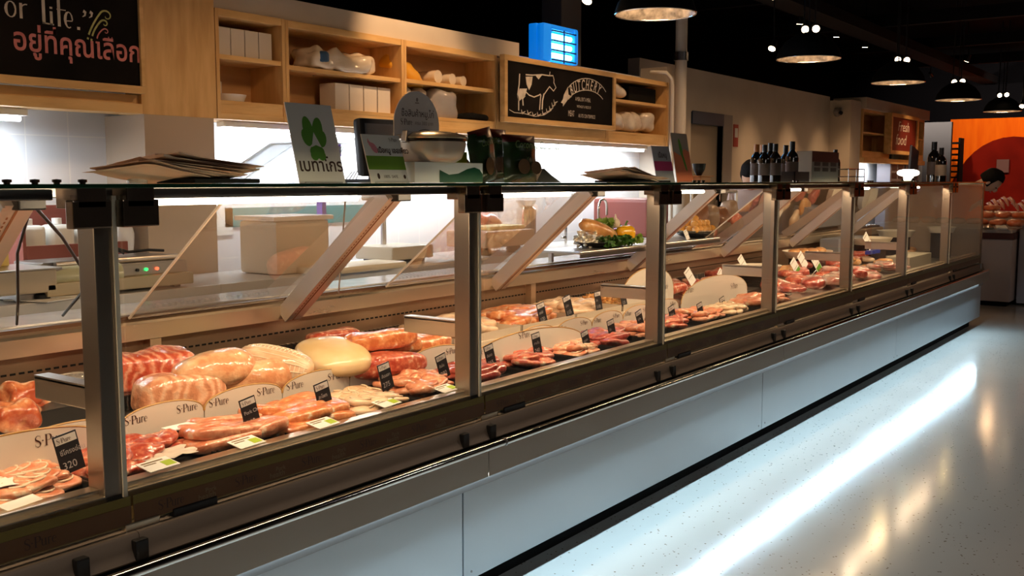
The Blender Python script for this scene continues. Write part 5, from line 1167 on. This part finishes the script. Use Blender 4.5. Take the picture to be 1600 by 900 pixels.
for x in (-3.72, -3.56):
    for y in (1.76, 2.02): build('foot', MB().lathe([(.03, 0), (.03, .02), (.015, .03), (0, .03)], (x, y, ZW), 14), BLACK, t, 50)
solo('yellow_carton', MB().box((-3.8, 1.80, ZW+.1215), (-3.70, 1.98, ZW+.30), bev=.003), mat('yellow_card', (.66, .50, .15), .5), 'yellow box on the scale behind the left strut', 'box')
# film sealer
t = thing('film_sealer', 'low steel film wrapping machine with small indicator lights', 'wrapping machine', (-3.72, 2.40, ZW))
build('base', MB().box((-3.86, 2.02, ZW+.012), (-3.52, 2.66, ZW+.060), bev=.005), mat('beige_steel', (.50, .42, .28), .4, .5), t)
build('body', MB().box((-3.84, 2.04, ZW+.055), (-3.56, 2.66, ZW+.11), bev=.008), mat('dim_steel', (.40, .36, .31), .35, .9), t)
build('top_roller', MB().tube([(-3.60, 2.10, ZW+.122), (-3.60, 2.64, ZW+.122)], .012, 12), STEEL, t, 50)
build('top_plate', MB().box((-3.82, 2.06, ZW+.11), (-3.62, 2.64, ZW+.13), bev=.006), STEEL_DARK, t)
for y, mm in ((2.34, mat('grey_knob', (.4, .35, .3), .4)), (2.42, BLACK), (2.46, mat('green_light', (0, 1, .2), .5, emit=(.05, 1, .2), es=1.2)), (2.51, mat('red_light', (1, .1, .05), .5, emit=(1, .12, .05), es=1.8))):
    build('indicator', MB().tube([(-3.561, y, ZW+.082), (-3.552, y, ZW+.082)], .0065, 12), mm, t, 50)
for y in (2.08, 2.6): build('foot', MB().box((-3.60, y, ZW), (-3.57, y+.03, ZW+.012)), BLACK, t)
build('film_support', MB().box((-3.80, 1.93, ZW+.0), (-3.56, 2.02, ZW+.03), bev=.004), STEEL_DARK, t)
q = MB().tube([(-3.70, 2.00-.0, ZW+.10), (-3.70, 2.24, ZW+.105)], .042, 20)
t = thing('film_roll', 'short roll of greenish wrapping film lying on the left of the wrapping machine', 'roll', (-3.47, 2.1, ZW))
build('roll', MB().tube([(-3.60, 2.03, ZW+.075), (-3.56, 2.34, ZW+.075)], .042, 24), mat('greenish_film', (.52, .52, .34), .25, coat=.8), t, 50)
build('core', MB().tube([(-3.602, 2.028, ZW+.075), (-3.60, 2.034, ZW+.075)], .03, 20), mat('brown_core', (.18, .1, .05), .7), t, 50)
build('cradle', MB().box((-3.64, 2.06, ZW), (-3.54, 2.32, ZW+.036), bev=.004), STEEL_DARK, t)
solo('receipt_paper', MB().box((-.10, -.13, 0), (.10, .13, .004), M=T(-3.58, 2.16-.09, ZW+.002) @ Rz(.3)).box((-.08, -.09, .005), (.08, .09, .008), M=T(-3.60, 1.98+.13, ZW+.002) @ Rz(-.4)), PAPER, 'loose white papers on the work table below the film roll', 'paper')
t = thing('bottle_crate', 'dark red brown box holding white jugs behind the film roll', 'crate', (-4.12, 2.42, ZW))
CRM = mat('red_brown_board', (.20, .05, .035), .5)
build('crate_back', MB().box((-4.24, 2.20, ZW), (-4.22, 2.68, ZW+.33), bev=.003), CRM, t); build('crate_side', MB().box((-4.22, 2.20, ZW), (-4.0, 2.215, ZW+.33), bev=.002), CRM, t)
build('crate_front', MB().box((-4.02, 2.215, ZW), (-4.0, 2.68, ZW+.17), bev=.003), CRM, t)
for i in range(3):
    y = 2.29+i*.13; c = (-4.12, y, ZW+.002); t = thing('white_jug', 'white plastic jug in the red brown box', 'jug', c, 'white jugs')
    build('jug', MB().box((-4.17, y-.055, ZW+.002), (-4.07, y+.055, ZW+.25), bev=.02), mat('milky_plastic', (.75, .74, .70), .35), t, 60)
    build('cap', MB().lathe([(.02, .25), (.02, .275), (0, .275)], c, 14), WHITE_, t, 50)
plasticbag('white_bag', (-4.08, 2.68, ZW+.20), (.14, .12, .34), 'hanging crumpled white plastic bag left of the beige pillar', mat('white_film_bag', (.70, .71, .74), .3, coat=.5, bump=.6, bscale=12), 3, .03)
q = MB(); q.tube([(-3.75, 2.36, ZW+.21), (-3.72, 2.41, ZW+.17), (-3.70, 2.48, ZW+.145), (-3.68, 2.56, ZW+.15), (-3.66, 2.62, ZW+.145)], .006, 8); q.tube([(-3.76, 2.34, ZW+.24), (-3.74, 2.40, ZW+.18), (-3.70, 2.46, ZW+.14)], .006, 8)
solo('black_cable', q, BLACK, 'black cables looping onto the wrapping machine', 'cable', smooth=60)
q = MB(); q.tube([(-2.32, 1.30, 1.24), (-2.50, 1.36, 1.12), (-2.62, 1.42, .98), (-2.78, 1.50, .90)], .004, 8); q.tube([(-2.32, 1.31, 1.24), (-2.45, 1.45, 1.16), (-2.6, 1.62, 1.02), (-2.85, 1.68, .90)], .0045, 8)
solo('hanging_wire', q, BLACK, 'thin grey wires hanging from the first strut', 'cable', smooth=60)
t = thing('white_bin', 'white plastic bin with a lid on the work table left of the cutting board', 'bin', (-3.75, 3.35, ZW))
build('bin_body', MB().box((-3.86, 3.18, ZW), (-3.60, 3.52, ZW+.25), bev=.02), mat('cream_bin', (.76, .62, .46), .4), t, 40); build('lid', MB().box((-3.87, 3.16, ZW+.25), (-3.59, 3.54, ZW+.272), bev=.006), mat('bin_lid', (.82, .78, .74), .25), t)
solo('cutting_board', MB().box((-3.62, 3.30, ZW), (-3.40+.0, 3.86, ZW+.034), bev=.014), mat('cream_board', (.74, .62, .42), .4), 'thick cream cutting board lying on the work table', 'cutting board', smooth=40)
solo('red_card', MB().box((-4.299, 3.70, .955), (-4.292, 3.90, 1.045)), mat('red_card_paper', (.62, .06, .05), .5), 'red card taped on the tiles above the work table', 'card')
solo('teal_panel', MB().box((-4.299, 3.45, 1.06), (-4.292, 4.5, 1.16)), mat('teal_board', (.03, .22, .24), .5), 'teal board strip fixed on the tiles', 'panel')
t = thing('price_scale', 'beige price scale head on a post behind the sloping pane', 'scale', (-3.7, 4.08, ZW))
build('platform', MB().box((-3.85, 3.95, ZW+.02), (-3.58, 4.28, ZW+.09), bev=.008), mat('beige_plastic', (.50, .42, .31), .45), t); build('post', MB().tube([(-3.8, 4.12, ZW+.09), (-3.8, 4.12, ZW+.36)], .016, 10), STEEL, t, 50)
build('head', MB().box((-3.85, 4.0, ZW+.33), (-3.77, 4.26, ZW+.44), bev=.01), mat('beige_plastic', (.50, .42, .31), .45), t); build('foot', MB().box((-3.82, 3.98, ZW), (-3.62, 4.25, ZW+.02)), BLACK, t)
g = MB(); text2('A&1', g, (Vector((-3.768, 4.08, ZW+.37)), Y_, Z_, X_), .05); build('lettering', g, BLACK, t)
t = thing('slicing_scale', 'white weighing scale with black feet seen under the till monitor', 'scale', (-3.7, 5.0, ZW))
build('body', MB().box((-3.85, 4.72, ZW+.045), (-3.55, 5.22, ZW+.14), bev=.012), mat('tan_plastic', (.46, .32, .22), .45), t)
build('yellow_pan', MB().box((-3.80, 4.86, ZW+.141), (-3.62, 5.22, ZW+.165), bev=.008), mat('yellow_green_tray', (.62, .58, .25), .4), t)
for y in (4.78, 5.1): build('foot', MB().lathe([(.05, 0), (.05, .03), (.03, .045), (0, .045)], (-3.62, y, ZW), 16), BLACK, t, 50)
plasticbag('red_bag', (-4.05, 5.35, ZW+.115), (.2, .34, .22), 'red wrapped bundle on the work table beside the scale', mat('dark_pink_wrap', (.42, .12, .10), .3, coat=.8), 5, .03)
solo('steel_jug', MB().lathe([(0, 0), (.07, 0), (.07, .24), (.05, .26), (.074, .30), (.07, .30), (0, .27)], (-4.05, 5.85, ZW), 26), CHROME, 'shiny steel jug on the work table', 'jug', smooth=40)
for i, (y, ln) in enumerate([(6.05, .22), (6.5, .26)]):
    x = -3.85; pt = [(x, y, ZW)]+[(x, y, ZW+.22)]+[(x, y+.06*(1-cos(a)), ZW+.24+.06*sin(a)) for a in [0, .5, 1.0, 1.57, 2.1, 2.6, 3.1]]+[(x, y+.12, ZW+.18)]
    t = thing('tap', ['left', 'right'][i]+' swan neck tap above the sink', 'tap', (x, y, ZW), 'swan neck taps'); build('spout', MB().tube(pt, .010, 10), CHROME, t, 60); build('handle', MB().box((x-.01, y-.05, ZW+.03), (x+.01, y-.01, ZW+.05), bev=.003), CHROME, t)
solo('red_cooler', MB().box((-4.2, 7.0, ZW), (-3.7, 7.35, ZW+.30), bev=.03), mat('red_brown_plastic', (.20, .05, .04), .5), 'red brown box on the work table right of the taps', 'box')
q = MB(); q.box((-4.299, 3.25, 1.02), (-4.292, 3.50, 1.16)); solo('white_notice', q, PAPER, 'white notice on the tiles above the bin', 'notice')
solo('purple_pack', MB().box((-3.98, 3.78, 1.43), (-3.92, 3.93, 1.50), bev=.004).box((-3.98, 3.80, .866), (-3.94, 3.83, 1.43)), mat('purple_print', (.16, .12, .62), .4), 'blue violet pack on a stand behind the clover card', 'pack')
# hanging wrapped meats (behind the counter on the right)
t = thing('hanging_rail', 'steel rail behind the counter carrying wrapped hams', 'rail', (-3.15, 7.0, 0))
q = MB().tube([(-3.15, 6.6, 1.22), (-3.15, 7.38, 1.22)], .012, 10)
for y in (6.6, 7.38): q.tube([(-3.15, y, 0), (-3.15, y, 1.22)], .012, 10)
build('rail', q, STEEL, t, 60)
for i in range(4):
    y = 6.72+i*.18; m_ = [mat('smoked_ham', (.26, .10, .045), .4, coat=.5, c2=(.38, .17, .08), scale=14), mat('pale_ham', (.42, .26, .16), .4, coat=.5, c2=(.5, .34, .22), scale=12)][i % 2]
    q = MB().blob((-3.15, y, 1.03-.02*(i % 3)), (.13, .17, .26), .8, .02, 12, 70+i).tube([(-3.15, y, 1.15), (-3.15, y, 1.21)], .004, 6)
    solo('hanging_ham', q, m_, 'wrapped ham hanging from the rail behind the counter', 'meat', 'hams on the rail', smooth=60)

# =================================================================== PEOPLE
SKIN = mat('skin', (.60, .36, .25), .5); HAIR = mat('black_hair', (.005, .004, .004), .7, spec=.2, bump=.5, bscale=60, stretch=(4, 4, 1))
def person(lab, root, yaw, bend, cloth, lean_head=.5, hair=HAIR, h=1.62):
    s = h/1.7; t = thing('person', lab, 'person', root)
    M = T(Vector(root)) @ Rz(yaw)      # local: facing +x, left +y
    cb_, sb = cos(bend), sin(bend)
    def up(x, y, z):                   # upper body rotates forward about the hips at z=.93
        zz = z-.93; return Vector((x*cb_+zz*sb, y, .93-x*sb+zz*cb_))*s
    J = []; R_ = []; E_ = []
    def j(p, r): J.append(M @ p); R_.append(r*s); return len(J)-1
    def e(a, b_): E_.append((a, b_))
    pel = j(Vector((0, 0, .93))*s, .135); ab = j(up(0, 0, 1.08), .125); ch = j(up(.01, 0, 1.28), .15); nk = j(up(.0, 0, 1.43), .065); nk2 = j(up(.015, 0, 1.50), .055); hd = j(up(.03+.05*lean_head, 0, 1.57), .085)
    for a, b_ in ((pel, ab), (ab, ch), (ch, nk), (nk, nk2), (nk2, hd)): e(a, b_)
    for sg in (1, -1):
        hip = j(Vector((0, .09*sg, .86))*s, .105); kn = j(Vector((.02, .10*sg, .48))*s, .065); an = j(Vector((-.02, .10*sg, .09))*s, .042); to = j(Vector((.14, .12*sg, .04))*s, .035)
        e(pel, hip); e(hip, kn); e(kn, an); e(an, to)
        sh = j(up(0, .19*sg, 1.38), .065); el = j(up(.08, .25*sg, 1.12), .045); wr = j(up(.27, .17*sg, 1.0), .028); pm = j(up(.34, .15*sg, .98), .034)
        e(ch, sh); e(sh, el); e(el, wr); e(wr, pm)
        for k in range(4):
            f1 = j(up(.38, (.15+.022*(k-1.5))*sg, .975), .010); f2 = j(up(.41+.006*(1.5-abs(k-1.5)), (.15+.024*(k-1.5))*sg, .955), .009); f3 = j(up(.425, (.15+.024*(k-1.5))*sg, .93), .008); e(pm, f1); e(f1, f2); e(f2, f3)
        t1 = j(up(.345, .105*sg, .965), .011); t2_ = j(up(.375, .09*sg, .955), .009); e(pm, t1); e(t1, t2_)
    me = bpy.data.meshes.new('b'); me.from_pydata([p-t.location for p in J], E_, []); o = bpy.data.objects.new('body', me); COL.objects.link(o)
    md = o.modifiers.new('s', 'SKIN'); sv = me.skin_vertices[0].data
    for i, r in enumerate(R_): sv[i].radius = (r, r)
    sv[0].use_root = True; sd = o.modifiers.new('u', 'SUBSURF'); sd.levels = 2; sd.render_levels = 2
    dg = bpy.context.evaluated_depsgraph_get(); m2_ = bpy.data.meshes.new_from_object(o.evaluated_get(dg)); bpy.data.objects.remove(o)
    q = MB(); q.v = [v.co+t.location for v in m2_.vertices]; q.f = [list(p.vertices) for p in m2_.polygons]
    zc = [sum((q.v[i] for i in f), Vector())/len(f) for f in q.f]; Mi = M.inverted(); q.m = []
    for c in zc:
        l = Mi @ c; d_h = (c-J[hd]).length; d_n = (c-J[nk2]).length
        q.m.append(0 if (d_h < .13*s or d_n < .075*s or min((c-J[i]).length for i in range(len(J)) if R_[i] < .012*s or abs(R_[i]-.034*s) < 1e-6) < .05*s) else (1 if l.z > .88*s else 2))
    # head
    hc = J[hd]; face = (M.to_3x3() @ Vector((cos(bend+.35*lean_head), 0, -sin(bend+.35*lean_head)))).normalized(); side = (M.to_3x3() @ Y_); upv = face.cross(side).normalized()
    if upv.z < 0: upv = -upv
    HM = Matrix((face, side, upv)).transposed().to_4x4(); HM = T(hc+upv*.03*s) @ HM
    def hf(v): return Vector((v.x*(1 if v.z > -.2 else 1-.18*(-v.z-.2)), v.y*(1 if v.z > -.1 else 1+.35*v.z+.03), v.z))
    b_ = MB().blob((0, 0, 0), (.19*s, .155*s, .235*s), 1, 0, 1, 0, nu=32, nv=22, fn=hf)
    b_.blob((.098*s, 0, -.012*s), (.035*s, .028*s, .05*s), .9, nu=12, nv=8); b_.blob((.0, .08*s, -.01*s), (.035*s, .018*s, .06*s), .9, nu=12, nv=8); b_.blob((.0, -.08*s, -.01*s), (.035*s, .018*s, .06*s), .9, nu=12, nv=8)
    b_.blob((.088*s, 0, -.058*s), (.018*s, .05*s, .014*s), .9, nu=12, nv=8, mi=3)
    for sg in (1, -1): b_.blob((.085*s, .033*s*sg, .015*s), (.016*s, .03*s, .012*s), .9, nu=12, nv=8, mi=4)
    q.merge(b_, HM)
    build('body', q, [SKIN, cloth, mat('dark_trousers', (.02, .02, .025), .8), mat('lips', (.45, .18, .14), .5), BLACKM], t, 180)
    hq = MB()
    def hh(v): return Vector((min(v.x, .42) if v.z < .45 else v.x, v.y, v.z if v.z > -.55 else -.55))
    hq.blob((-.018*s, 0, .022*s), (.225*s, .185*s, .25*s), 1, .008, 20, 3, nu=32, nv=22, fn=hh); hq.v = [HM @ v for v in hq.v]
    build('hair', hq, hair, t, 180)
    return t
person('person in a pale shirt bending down behind the dark bottles', (-3.27, 8.22, 0), radians(-80), radians(40), mat('pale_shirt', (.55, .42, .38), .8), .6)
person('person with black hair in dark clothes leaning over beyond the counter end', (-2.52, 11.02, 0), radians(0), radians(45), mat('dark_clothes', (.012, .01, .012), .8), .6)

# =================================================================== BEYOND THE COUNTER END
t = thing('chest_freezer', 'grey white chest freezer with a display of seafood beyond the counter', 'freezer', (-1.2, 12.3, 0))
CAB = mat('lilac_grey_cabinet', (.50, .44, .45), .5)
q = MB().box((-2.95, 11.52, .05), (-1.88, 13.2, .70), bev=.01); build('cabinet', q, CAB, t)
build('plinth', MB().box((-2.93, 11.56, 0), (-1.92, 13.18, .05)), BLACKM, t)
build('maroon_band', MB().box((-2.96, 11.505, .70), (-1.87, 13.22, .765), bev=.004), mat('maroon_trim', (.06, .012, .012), .5), t)
build('ice_bed', MB().box((-2.94, 11.53, .765), (-1.89, 13.19, .80), bev=.004), mat('ice_white', (.55, .5, .48), .4, bump=.6, bscale=30), t)
t = thing('side_cabinet', 'second grey white cabinet at the right edge of the photo', 'cabinet', (-1.3, 12.8, 0))
build('cabinet', MB().box((-1.86, 11.75, .02), (-.4, 13.4, .80), bev=.01), CAB, t); build('tray_top', MB().box((-1.84, 11.77, .80), (-.42, 13.38, .83), bev=.004), mat('ice_white', (.55, .5, .48), .4, bump=.6, bscale=30), t)
r = random.Random(3)
SALM = mat('salmon_orange', (.78, .17, .05), .3, coat=.8, c2=(.85, .30, .14), scale=16); SHR = mat('pink_prawn', (.70, .34, .26), .35, coat=.6)
for i in range(16):
    x = -2.75+.17*(i % 6); y = 11.75+.30*(i//6); q = MB().blob((x, y, .865+.07*(i//6)), (.16, .24, .07), .7, .012, 15, i)
    solo('salmon_fillet', q, SALM, 'orange salmon piece on the freezer display', 'fish', 'salmon pieces on ice', smooth=180)
solo('fish_step', MB().box((-2.9, 11.95, .80), (-1.92, 12.3, .83)).box((-2.9, 12.3, .80), (-1.92, 13.1, .95)), mat('ice_white', (.55, .5, .48), .4, bump=.6, bscale=30), 'stepped ice shelf under the salmon', 'step')
for i in range(20):
    x = -2.3+.12*(i % 10)*.9; y = 12.55+.25*(i//10); M = T(x, y, 1.0+.03*(i % 3)) @ Rz(.6) @ Rx(radians(25))
    q = MB().tube([M @ Vector((0, -.10, 0)), M @ Vector((0, -.03, .03)), M @ Vector((0, .05, .03)), M @ Vector((0, .11, 0))], [.008, .022, .020, .006], 10)
    solo('prawn', q, SHR, 'pale pink prawn heaped at the back of the freezer display', 'prawn', 'prawns on the display', smooth=60)
for i in range(7):
    x = -2.8+.13*i; q = MB().box((-.05, -.14, 0), (.05, .14, .02), bev=.006, M=T(x, 11.62, .82) @ Rz(.3) @ Rx(.12))
    solo('dark_fish_pack', q, [mat('olive_pack', (.16, .12, .05), .3, coat=.8), WHITE_][i % 3 == 0], 'flat wrapped fish pack along the front edge of the freezer, '+['white', 'dark'][i % 3 != 0]+' kind', 'fish pack', 'flat fish packs, '+['white', 'dark'][i % 3 != 0])
for i in range(8):
    q = MB().blob((-1.72+.16*i, 12.1+.05*(i % 2), .86), (.14, .3, .07), .8, .012, 12, 60+i); solo('whole_fish', q, mat('silver_pink_fish', (.55, .38, .34), .25, coat=.8), 'pale fish on the right hand cabinet', 'fish', 'pale fish on the right cabinet', smooth=180)
# tall rack and wall things at the far end
t = thing('magazine_rack', 'dark slatted rack in front of the orange wall', 'rack', (-4.15, 19.2, 0))
q = MB().box((-4.30, 19.1, 0), (-4.27, 19.4, 2.05)).box((-4.06, 19.1, 0), (-4.03, 19.4, 2.05)); build('frame', q, BLACKM, t)
q = MB()
for k in range(18): q.box((-4.27, 19.12, .25+k*.1), (-4.06, 19.38, .28+k*.1))
build('slats', q, BLACKM, t)
solo('wall_notice', MB().box((-3.55, 19.75, 1.45), (-3.35, 19.79, 1.68)), mat('dim_grey_paper', (.14, .06, .05), .8), 'grey notice on the dark red arch', 'notice')
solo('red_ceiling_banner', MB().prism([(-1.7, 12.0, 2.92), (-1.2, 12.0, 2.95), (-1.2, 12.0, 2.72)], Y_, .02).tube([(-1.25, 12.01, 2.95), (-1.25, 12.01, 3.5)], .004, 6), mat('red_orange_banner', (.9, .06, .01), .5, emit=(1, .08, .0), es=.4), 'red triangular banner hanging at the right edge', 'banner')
for i, (y, z) in enumerate([(10.42, 1.79)]):
    t = thing('fire_notice', 'small red and white notice on the plaster wall', 'notice', (-4.49, y, z-.12)); build('plate', MB().box((-4.499, y, z-.12), (-4.49, y+.12, z+.12), bev=.002), mat('red_notice', (.40, .05, .04), .5), t); build('print', MB().box((-4.489, y+.02, z-.02), (-4.488, y+.10, z+.08)), WHITE_, t)
t = thing('security_camera', 'small round security camera on the far wall column', 'camera', (-4.3, 13.5, 2.13)); build('dome', MB().blob((-4.38, 13.50, 2.2), (.10, .12, .12), 1), mat('camera_shell', (.25, .22, .2), .4), t, 180); build('bracket', MB().box((-4.42, 13.50, 2.16), (-4.34, 13.56, 2.26), bev=.004), STEEL_DARK, t); build('lens', MB().tube([(-4.33, 13.47, 2.19), (-4.31, 13.45, 2.185)], .025, 12), BLACK, t, 50)
for i in range(2):
    t = thing('printed_crate', ['left', 'right'][i]+' grey crate of printed squares below the red board', 'box', (-4.3, 15.75+.85*i, 1.3)); build('crate', MB().box((-4.4, 15.45+.85*i, .0), (-4.2, 16.2+.85*i, 1.60), bev=.01), mat('grey_lilac_box', (.24, .22, .25), .6), t)
    q = MB()
    for a in range(3):
        for c_ in range(2): q.box((-4.199, 15.52+.85*i+c_*.34, 1.22+a*.12), (-4.195, 15.78+.85*i+c_*.34, 1.30+a*.12))
    build('printed_squares', q, mat('charcoal_card', (.05, .04, .04), .5), t)
